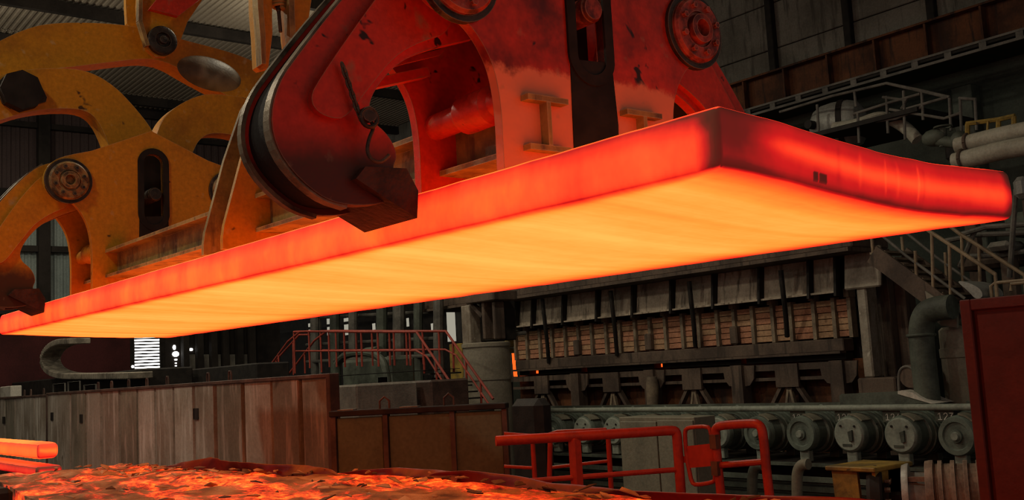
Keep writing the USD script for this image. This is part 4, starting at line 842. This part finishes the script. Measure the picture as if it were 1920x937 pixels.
el.part('flange', MB().torus(S_(1727, 628, 16.6), (0, 0, 1), .22, .03, 20), M_GREENSTEEL)
el.done()
bd = Thing('banded_drum', 'upright grey drum with a pale band between the elbow duct and the maroon box', 'drum')
q = S_(1784, 700, 16.9); zz = lambda b: S_(1784, b, 16.9)[2]
bd.part('shell', MB().lathe([(zz(770), .34), (zz(672), .34), (zz(670), .36), (zz(654), .36), (zz(652), .34), (zz(618), .34), (zz(612), .28), (zz(610), 0)], (q[0], 17.3, 0), (0, 0, 1), 32), M_DRUM)
bd.done()
single('white_cowl', MB().prism('y', xz(chaikin([(1792, 526), (1812, 528), (1838, 540), (1844, 556), (1830, 562), (1815, 545)], 2, True), 16.8), 16.8, 17.5), M_TANK, 'curved pale cowl right below the tan handrail of the staircase', 'cowl')
vw = Thing('hand_winch', 'small dark winch with a hoop guard beside the foot of the pale flaking column', 'winch')
vw.part('hoop', MB().tube(chaikin([S_(1686, 736, 16.5), S_(1684, 695, 16.5), S_(1700, 684, 16.5), S_(1716, 695, 16.5), S_(1722, 735, 16.5)], 2), .025, 8), M_SCAF)
vw.part('drum', MB().lathe([(0, .2), (.1, .2), (.1, .12), (.4, .12), (.4, .2), (.5, .2)], S_(1706, 705, 16.5), (0, 1, 0), 18), M_FURN)
vw.done()

YT = 20.5
tk = Thing('silver_tank', 'pale domed tank with a dark strap on the platform behind the slab end', 'tank')
c = ony(1572, 226, YT)
tk.part('shell', MB().lathe([(-.55, .0), (-.53, .25), (-.42, .42), (-.25, .52), (0, .56), (.35, .56), (.55, .5), (.68, .3), (.72, 0)], c + [-.1, 0, -.12], (.94, .34, 0), 32), M_TANK)
tk.part('strap', MB().lathe([(0, .57), (0, .585), (.12, .585), (.12, .57)], c + [.05, .05, -.12], (.94, .34, 0), 32), M_SOOT)
tk.part('nozzle', MB().cyl(c + [-.3, -.5, -.1], c + [-.3, -.75, -.1], .1, 12), M_SOOT)
tk.done()
def pipe(label, pts, y, r, m=None, clamps=()):
    T = Thing('process_pipe', label, 'pipe', None); pp = np.array([ony(a, b, y) for a, b in pts]); T.part('pipe', MB().tube(chaikin(pp, 2), r, 18), m or M_PIPE)
    for t in clamps:
        i = int(t); c = pp[i] + (pp[i + 1] - pp[i]) * (t - i); d = pp[i + 1] - pp[i]; T.part('clamp', MB().torus(c, d, r + .02, .03, 16, 6), M_FURN)
    T.done()
pipe('upper cream pipe with a dark clamp leaving the right edge above the slab corner', [(1795, 275), (1830, 266), (1880, 254), (1960, 238)], 18.6, .17, clamps=(.6,))
pipe('lower cream pipe running just above the raised slab corner', [(1790, 304), (1830, 294), (1880, 281), (1960, 268)], 18.2, .17, clamps=(.4,))
pipe('bent cream pipe leaving the domed tank', [(1565, 240), (1610, 233), (1645, 219), (1670, 222), (1700, 240), (1720, 262)], 20.0, .13)
single('valve_cluster', MB().sphere(ony(1752, 258, 18.8), .22, 1, (1.2, .8, .8)).cyl(ony(1740, 262, 18.8), ony(1800, 268, 18.8), .11, 12).cyl(ony(1768, 240, 18.8), ony(1768, 275, 18.8), .07, 10).sphere(ony(1800, 262, 18.8), .18, 1).torus(ony(1768, 238, 18.8), (0, 0, 1), .16, .02), M_GREENSTEEL, 'dark cluster of valves at the left end of the upper cream pipe', 'valves')
YY = 18.62
yf = Thing('yellow_pipe_stand', 'yellow painted square stand above the cream pipes near the right edge', 'stand')
for p in ((1814, 256, 232), (1872, 246, 225), (1901, 240, 218)): yf.part('leg', MB().tube([ony(p[0], p[1] + 4, YY), ony(p[0], p[2], YY)], .045, 6), M_YELLOWDULL)
yf.part('top_rail', MB().tube([ony(1812, 232, YY), ony(1872, 224, YY), ony(1903, 217, YY)], .045, 6), M_YELLOWDULL)
yf.part('flag_plate', MB().prism('y', xz([(1853, 230), (1856, 227), (1855, 254), (1851, 254)], YY), YY - .06, YY - .03), M_YELLOWDULL)
yf.done()
sc = Thing('platform_railing', 'thin grey handrails around the raised platform with the domed tank', 'railing')
Sc = lambda a, b, y=19.6: ony(a, b, y)
for pts in ([(1462, 210), (1560, 180), (1662, 156), (1776, 182)], [(1600, 214), (1665, 193), (1725, 176)], [(1655, 182), (1700, 188), (1690, 204)], [(1700, 204), (1776, 182)], [(1662, 156), (1720, 168), (1780, 182)], [(1605, 232), (1680, 222), (1730, 200)], [(1668, 205), (1770, 222), (1800, 212)], [(1798, 184), (1830, 186)]):
    sc.part('rail', MB().tube([Sc(*q) for q in pts], .032, 8), M_SCAF)
for p, t_, b in ((1532, 196, 245), (1608, 210, 268), (1662, 180, 250), (1694, 170, 262), (1728, 172, 225), (1780, 184, 245), (1800, 182, 250), (1828, 184, 244), (1602, 172, 200)):
    sc.part('rail_post', MB().tube([Sc(p, t_), Sc(p + 3, b)], .03, 8), M_SCAF)
sc.part('deck', MB().box(Sc(1480, 262) + [0, -.1, -.10], Sc(1730, 262) * [1, 1, 0] + [0, 2.2, Sc(1480, 262)[2]]), M_SOOT, smooth=False)
sc.done()
for i, (x0, x1, t_, b, y_, m_) in enumerate(((1768, 1812, 264, 300, 20.5, M_SOOT), (1896, 1925, 330, 372, 17.5, M_TANK), (1880, 1960, 395, 440, 18.8, M_GREENSTEEL), (1846, 1892, 452, 470, 18.6, M_CONCRETE), (1790, 1960, 476, 500, 19.4, M_FURN))):
    q = pixbox(x0, x1, t_, b, y_, .7, .08); v_ = q.data()[0]; lo, hi = v_.min(0), v_.max(0); w_ = .12
    T = Thing('machine_casing', ('black block under the valve cluster', 'pale rounded casing at the right edge beside the raised slab corner', 'green-grey casing at the right edge below the slab corner', 'small light grey box beyond the staircase handrails', 'long brown beam beyond the staircase handrails')[i], 'casing')
    T.part('casing', q, m_, smooth=False); T.part('support_post', MB().box(((lo[0] + hi[0]) / 2 - w_, lo[1] + .3, 0), ((lo[0] + hi[0]) / 2 + w_, lo[1] + .5, lo[2])), M_FURN, smooth=False); T.done()
for i, (pts, y_) in enumerate((([(1800, 440), (1850, 425), (1930, 420)], 18.5), ([(1770, 452), (1830, 440), (1930, 436)], 18.8), ([(1820, 480), (1880, 478), (1930, 470)], 18.9), ([(1905, 355), (1900, 420), (1893, 520)], 18.2), ([(1828, 432), (1815, 465), (1800, 500)], 18.6))):
    single('service_pipe', MB().tube([ony(a, b, y_) for a, b in pts], .05, 8), M_SCAF, ('thin service pipe directly under the slab corner', 'second thin service pipe below the slab corner, slightly lower', 'lowest level service pipe right of the staircase', 'upright service pipe at the right edge beside the slab corner', 'slanting service pipe beyond the staircase handrails')[i], 'pipe')

# ------------------------------------------------------------------ row of roller motors
YM = 15.7
base = Thing('roller_table_frame', 'long green-grey frame carrying the row of drive motors', 'frame')
base.part('back_beam', MB().box((-21, YM + 1.3, 1.75), (-6, YM + 1.45, 2.1)), M_GREENSTEEL, smooth=False)
base.part('bed', MB().box((-21, YM + .1, 1.02), (-6, YM + 1.6, 1.12)), M_SOOT, smooth=False)
base.part('ledge', MB().box((-21, YM - .05, 1.05), (-6, YM + .12, 1.1)), M_GREENSTEEL, smooth=False)
base.part('plinth', MB().box((-21, YM + .3, 0), (-6, YM + 1.6, 1.02)), M_SOOT, smooth=False)
base.part('header_pipe', MB().cyl((-21, YM + .24, 2.06), (-6, YM + .24, 2.06), .055, 12), M_MOTORLIGHT)
for k in range(6): base.part('cable_tray_strip', MB().box((-21, YM - .3 - .05 * k, .45 + .09 * k - .05 * (k % 2)), (-6, YM - .26 - .05 * k, .49 + .09 * k)), M_GREENSTEEL, smooth=False)
base.done()
XM0, DX = -8.87, .986
def motor(kind, k, label):
    x, z = XM0 - DX * k, 1.62; T = Thing('drive_motor', label, 'motor', 'row of drive motors')
    prof = [(.0, .0), (.0, .335), (.02, .355), (.09, .37), (.10, .35), (.34, .345), (.36, .39), (.42, .40)]
    for i in range(7): prof += [(.44 + i * .10, .405), (.44 + i * .10, .435), (.48 + i * .10, .435), (.48 + i * .10, .405)]
    prof += [(1.18, .39), (1.26, .28), (1.26, .0)]
    prof = [(q, r * .88) for q, r in prof]
    T.part('body', MB().lathe(prof, (x, YM, z), (0, 1, 0), 36), M_MOTOR)
    if kind == 'disc':
        cp = T.part('end_cover', MB().lathe([(-.035, 0), (-.035, .265), (-.02, .28), (.0, .29)], (x, YM, z), (0, 1, 0), 36), M_MOTORLIGHT)
        T.part('handle', MB().prism('y', [(x + .02, z + .05), (x + .10, z + .08), (x + .10, z - .10), (x + .04, z - .12)], YM - .075, YM - .035), M_GREENSTEEL, under=cp)
        T.part('nameplate', MB().box((x - .12, YM - .045, z - .2), (x + .06, YM - .035, z - .16)), M_GREENSTEEL, under=cp)
        for a in (.8, 2.3): T.part('screw', MB().cyl((x + .2 * math.cos(a), YM - .055, z + .2 * math.sin(a)), (x + .2 * math.cos(a), YM - .03, z + .2 * math.sin(a)), .02, 8), M_SOOT, under=cp)
    else:
        cp = T.part('end_cover', MB().lathe([(-.02, .31), (-.05, .295), (-.05, .225), (.01, .19), (.01, .11), (-.06, .1), (-.06, 0)], (x, YM, z), (0, 1, 0), 36), M_MOTOR)
        T.part('hub', MB().lathe([(-.10, 0), (-.10, .06), (-.05, .075)], (x, YM, z), (0, 1, 0), 16), M_MOTORLIGHT, under=cp)
    T.part('top_cover', MB().prism('y', [(x + .325 * math.cos(a), z + .325 * math.sin(a)) for a in np.linspace(.75, 1.5, 10)] + [(x + .355 * math.cos(a), z + .355 * math.sin(a)) for a in np.linspace(1.5, .75, 10)], YM + .03, YM + .30), M_CABINET, label='dusty pale terminal cover')
    T.part('foot', MB().box((x - .1, YM + .02, 1.12), (x + .1, YM + .16, z - .25), .015), M_MOTORLIGHT, smooth=False)
    T.part('foot', MB().box((x - .1, YM + .9, 1.12), (x + .1, YM + 1.05, z - .3), .015), M_MOTOR, smooth=False)
    T.part('lifting_eye', MB().torus((x + .02, YM + .62, z + .43), (0, 1, 0), .05, .018, 14, 6), M_MOTOR)
    return T.done()
ORD = ('first', 'second', 'third', 'fourth', 'fifth', 'sixth', 'seventh', 'eighth', 'ninth', 'tenth', 'eleventh', 'twelfth')
LBL = lambda k, w: 'green-grey motor %s, %s in the row from the maroon box' % (w, ORD[k])
mA = motor('hub', 0, LBL(0, 'with open hub under number 123')); mB = motor('disc', 1, LBL(1, 'with flat cover under number 124'))
for k in range(2, 12):
    src, kk = (mB, 1) if k in (2, 5, 8, 9) else (mA, 0)
    copy(src, (-DX * (k - kk), 0, 0), LBL(k, 'with flat disc cover' if src is mB else 'with open hub'))
copy(mA, (DX, 0, 0), 'green-grey drive motor mostly hidden behind the maroon box')
for txt, p, q in (('123', 1757, 787), ('124', 1659, 788), ('125', 1569, 788), ('126', 1485, 788)):
    t = meshkit.text_mesh(txt, .115, .004); tv = np.array(t.vertices); c = ony(p, q, YM + .26)
    V = np.stack([c[0] + tv[:, 0], YM + .268 - tv[:, 2], c[2] + tv[:, 1]], 1)
    single('number_plate', MB().box((c[0] - .04, YM + .27, c[2] - .03), (c[0] + .29, YM + .285, 2.03), .004), M_GREENSTEEL, 'small green-grey plate carrying the %s chalked motor number, hung from the header pipe' % dict(zip(('123', '124', '125', '126'), ('rightmost', 'second', 'third', 'leftmost')))[txt], 'plate', 'motor number plates', smooth=False)
    single('chalk_number', (V, np.array(t.faces)), M_CHALK, 'chalked %s motor number above the motors, digits reading %s' % (dict(zip(('123', '124', '125', '126'), ('rightmost', 'second', 'third', 'leftmost')))[txt], txt), 'number', smooth=False)
cw = Thing('belt_guard', 'long dark green belt guard with a pale rounded end lying on the motor beam', 'guard')
q0, q1 = ony(1588, 765, YM + .8), ony(1762, 765, YM + .8)
h_ = ony(1700, 735, YM + .8)[2]; zb_ = 2.1
pr = [(q0[0], zb_), (q0[0], h_ - .03), (q0[0] + .05, h_), (q1[0] - .55, h_ + .03), (q1[0] - .36, h_ - .02), (q1[0] - .2, h_ - .12), (q1[0], zb_)]
cw.part('shell', MB().prism('y', pr, YM + .6, YM + .65), M_GREENSTEEL)
cw.part('rounded_cover', MB().prism('y', [(q1[0] - .62, h_ - .02), (q1[0] - .62, h_ + .03), (q1[0] - .53, h_ + .045), (q1[0] - .34, h_), (q1[0] - .17, h_ - .11), (q1[0] + .04, zb_), (q1[0] - .03, zb_)], YM + .585, YM + 1.2), M_WHITE, label='pale rounded end cover')
cw.done()
cb = Thing('control_cabinet', 'tall green-grey two-door control cabinet behind the red railing', 'cabinet')
YCB = 12.5
cb.part('body', pixbox(1166, 1308, 782, 960, YCB + .02, .5, .01), M_CABINET, smooth=False)
cb.part('door', pixbox(1168, 1235, 790, 955, YCB - .02, .04, .008), M_CABINET, smooth=False)
cb.part('door', pixbox(1237, 1304, 788, 955, YCB - .02, .04, .008), M_CABINET, smooth=False)
cb.done()
for i, (p, q) in enumerate(((1496, 872), (1412, 874))):
    single('bent_pipe', MB().tube(chaikin([ony(p + 20, q - 2, 13.5), ony(p + 8, q - 2, 13.5), ony(p, q + 8, 13.5), ony(p - 2, q + 30, 13.5), ony(p, q + 110, 13.5)], 3), .085, 14), M_CABINET if i == 0 else M_GREENSTEEL, ('bent grey pipe rising left of the yellow bearing stand' if i == 0 else 'dark bent pipe seen through the red end hoop of the railing'), 'pipe')
# yellow bearing stand, coupling, finned motor
ys = Thing('bearing_stand', 'chipped yellow box bearing stand left of the finned motor', 'stand')
D_ = 11.5
Yb = atd(1590, 880, D_)[1]; o = ony(1556, 880, Yb); o2 = ony(1606, 880, Yb); o3 = ony(1640, 880, Yb)
zt_ = ony(1590, 874, Yb)[2]; zl = 0
ys.part('top_plate', MB().box((o[0] - .03, Yb - .05, zt_ - .05), (o3[0] + .03, Yb + .7, zt_), .01), M_YELLOWDULL, smooth=False)
ys.part('front_plate', MB().prism('y', [(o[0] + .02, zt_ - .05), (o2[0], zt_ - .05), (o2[0] + .06, zl), (o[0] + .1, zl)], Yb, Yb + .04), M_YELLOWDULL, smooth=False)
ys.part('recess', MB().box((o2[0], Yb + .25, zt_ - .75), (o3[0], Yb + .6, zt_ - .05)), M_SOOT, smooth=False)
ys.part('shelf', MB().box((o2[0], Yb, zt_ - .52), (o3[0], Yb + .5, zt_ - .46)), M_YELLOWDULL, smooth=False)
ys.part('end_plate', MB().box((o3[0] - .04, Yb, zl), (o3[0], Yb + .6, zt_ - .05)), M_YELLOWDULL, smooth=False)
ys.done()
cpn = atd(1646, 908, 11.4); axm = np.array([.88, .47, 0]); axm /= np.linalg.norm(axm)
cz = atd(1690, 912, 11.0)[2] - .17
cp_ = Thing('shaft_coupling', 'black toothed shaft coupling between the yellow stand and the finned motor', 'coupling')
cc0 = np.array([cpn[0], cpn[1], cz])
cp_.part('disc', MB().lathe([(-.10, 0), (-.10, .30), (-.06, .33), (.04, .33), (.06, .31), (.06, .2), (.12, .2), (.12, .08), (.25, .08), (.25, 0)], cc0, axm, 30), M_SOOT)
for k in range(10):
    a = k * math.pi / 5; s_ = np.cross(axm, [0, 0, 1]); c = cc0 + axm * .08 + .2 * (math.cos(a) * s_ + math.sin(a) * np.array([0, 0, 1])); cp_.part('bolt', MB().cyl(c, c + axm * .06, .028, 6), M_STEEL)
cp_.done()
fm = Thing('finned_motor', 'large dusty brown finned motor with a pale flange at the lower right', 'motor')
m0 = cc0 + axm * .26
prof = [(0, 0), (0, .36), (.05, .38), (.07, .38), (.07, .29), (.26, .27)]
fm.part('end_bell', MB().lathe(prof + [(.26, .36)], m0, axm, 40), M_TANK, label='pale end bell')
fm.part('flange', MB().lathe([(.24, .2), (.24, .40), (.29, .41), (.32, .41), (.32, .2)], m0, axm, 40), M_BRASS)
for k in range(4): fm.part('bell_strut', MB().bar(m0 + axm * .05 + .33 * (math.cos(k * 1.57 + .8) * np.cross(axm, [0, 0, 1]) + math.sin(k * 1.57 + .8) * np.array([0, 0, 1.])), m0 + axm * .26 + .33 * (math.cos(k * 1.57 + .8) * np.cross(axm, [0, 0, 1]) + math.sin(k * 1.57 + .8) * np.array([0, 0, 1.])), .06, .05), M_BRASS, smooth=False)
fm.part('core', MB().lathe([(.30, .0), (.30, .37), (1.5, .37), (1.5, .30), (1.75, .28), (1.75, 0)], m0, axm, 40), M_BRASS)
for k in range(8): fm.part('fin', MB().lathe([(.37 + k * .125, .36), (.37 + k * .125, .405), (.41 + k * .125, .405), (.41 + k * .125, .36)], m0, axm, 40), M_BRASS)
fm.part('lifting_eye', MB().torus(m0 + axm * .95 + [0, 0, .54], np.cross(axm, [0, 0, 1]), .07, .025, 18, 8), M_BRASS)
fm.part('terminal_box', MB().obox(m0 + axm * 1.1 - .0 * axm + np.cross(axm, [0, 0, 1]) * .42, [axm * .3, np.cross(axm, [0, 0, 1]) * .10, np.array([0, 0, .16])], .02), M_BRASS, smooth=False)
fm.part('fan_cowl', MB().obox(m0 + axm * 1.62 + np.cross(axm, [0, 0, 1]) * .1 + [0, 0, .05], [axm * .14, np.cross(axm, [0, 0, 1]) * .25, np.array([0, 0, .30])], .05), M_BRASS, smooth=False)
fm.part('foot', MB().box(np.array([m0[0] + .3, m0[1] + .2, 0]), np.array([m0[0] + 1.3, m0[1] + .8, m0[2] - .36])), M_SOOT, smooth=False)
fm.done()
# maroon box at the right edge
Yd = atd(1850, 750, 8.2)[1]
db = Thing('maroon_steel_box', 'tall maroon steel box with a raised frame filling the right edge of the picture', 'box')
a0 = ony(1797, 563, Yd); a1 = ony(1845, 937, Yd); zt_ = a0[2]; xl_ = (a0[0] + a1[0]) / 2
db.part('body', MB().box((xl_, Yd + .03, 0), (xl_ + 1.3, Yd + .9, zt_ - .02), .01), M_DOOR, smooth=False)
db.part('frame_stile', MB().box((xl_ - .005, Yd - .02, 0), (xl_ + .085, Yd + .04, zt_), .008), M_DOOR, smooth=False)
db.part('frame_rail', MB().box((xl_ + .085, Yd - .02, zt_ - .09), (xl_ + 1.3, Yd + .04, zt_), .008), M_DOOR, smooth=False)
db.part('door_panel', MB().box((xl_ + .115, Yd + .0, .1), (xl_ + 1.2, Yd + .03, zt_ - .12), .01), M_DOOR, smooth=False)
db.done()
# red railings in front
YR = atd(1280, 815, 8.6)[1]
rr = Thing('safety_railing', 'glossy red tubular safety railing with rounded end before the control cabinet', 'railing')
a, b = atd(1262, 806, 8.6), atd(930, 829, 8.3)
dn = lambda p, z: np.array([p[0], p[1], z])
hx_ = (b - a) * [1, 1, 0]; hx_ /= np.linalg.norm(hx_); zr = a[2]
A0 = dn(a, 0) - hx_ * .03
rr.part('top_rail', MB().tube(np.vstack([[dn(b, zr + .01)], chaikin([dn(a, zr) + hx_ * .25, dn(a, zr), dn(A0, zr - .02), dn(A0, zr - .12), dn(A0, zr - .3)], 2), [dn(A0, .0)]]), .041, 14), M_RAIL)
pm = atd(1290, 878, 8.6); zm = pm[2]
rr.part('mid_rail', MB().tube([dn(A0, zm), dn(b, zm + .0)], .022, 10), M_RAIL)
q = dn(a, 0) + hx_ * ((1262 - 1070) / (1262 - 930) * np.linalg.norm((b - a)[:2]) * .98)
rr.part('rail_post', MB().box(q + [-.04, -.04, 0], q + [.04, .04, zr - .01], .008), M_RAIL, smooth=False)
rr.done()
r2 = Thing('safety_railing', 'thinner red railing standing behind the rounded end railing and the shield plates', 'railing')
D2 = 9.6
for pts in ([(945, 814), (998, 816), (1003, 900), 0], [0, (1030, 905), (1032, 812), (1045, 810), (1136, 806), (1140, 815), (1146, 915), 0]):
    r2.part('rail', MB().tube([atd(*(pts[i_ - 1] if i_ else pts[1]), D2) * [1, 1, 0] if q_ == 0 else atd(q_[0], q_[1], D2) for i_, q_ in enumerate(pts)], .024, 10), M_RAIL)
r2.part('mid_rail', MB().tube([atd(945, 874, D2), atd(1000, 877, D2)], .016, 8), M_RAIL)
r2.part('mid_rail', MB().tube([atd(1035, 876, D2), atd(1140, 864, D2)], .016, 8), M_RAIL)
r2.done()
gt_ = Thing('railing_gate', 'small red hinged gate with a solid centre plate between the two railing ends', 'gate')
Yg = YR; g = lambda a_, b_: ony(a_, b_, Yg)
lp = chaikin([g(1288, 860), g(1284, 815), g(1286, 803), g(1300, 800), g(1326, 799), g(1333, 806), g(1338, 850), g(1342, 898), g(1336, 904), g(1305, 909), g(1297, 904), g(1292, 880)], 1, True)
gt_.part('loop', MB().tube(np.vstack([lp, lp[:1]]), .018, 10), M_RAIL)
gt_.part('centre_plate', MB().prism('y', xz([(1287, 836), (1336, 831), (1341, 873), (1292, 877)], Yg), Yg - .006, Yg + .006), M_RAIL, smooth=False)
gt_.part('hinge', MB().box(g(1281, 862) + [-.03, -.015, -.02], g(1281, 862) + [.04, .015, .03]), M_RAIL, smooth=False)
gt_.done()
eh = Thing('safety_railing', 'red end hoop of the railing right of the small gate', 'railing')
pt = np.vstack([[dn(g(1352, 940), 0)], [g(1352, 930)], chaikin([g(1347, 880), g(1341, 815), g(1342, 802), g(1352, 797), g(1412, 793), g(1425, 796), g(1431, 812), g(1437, 880)], 2), [g(1443, 930)], [dn(g(1446, 960), 0)]])
eh.part('hoop', MB().tube(pt, .036, 14), M_RAIL)
eh.part('mid_rail', MB().tube([g(1348, 872), g(1434, 865)], .026, 10), M_RAIL)
for t_ in (826, 876): eh.part('hinge', MB().box(g(1346 + (t_ - 826) * .06, t_) + [-.045, -.05, -.06], g(1346 + (t_ - 826) * .06, t_) + [.02, .0, .05]), M_FENCEDARK, smooth=False)
eh.done()
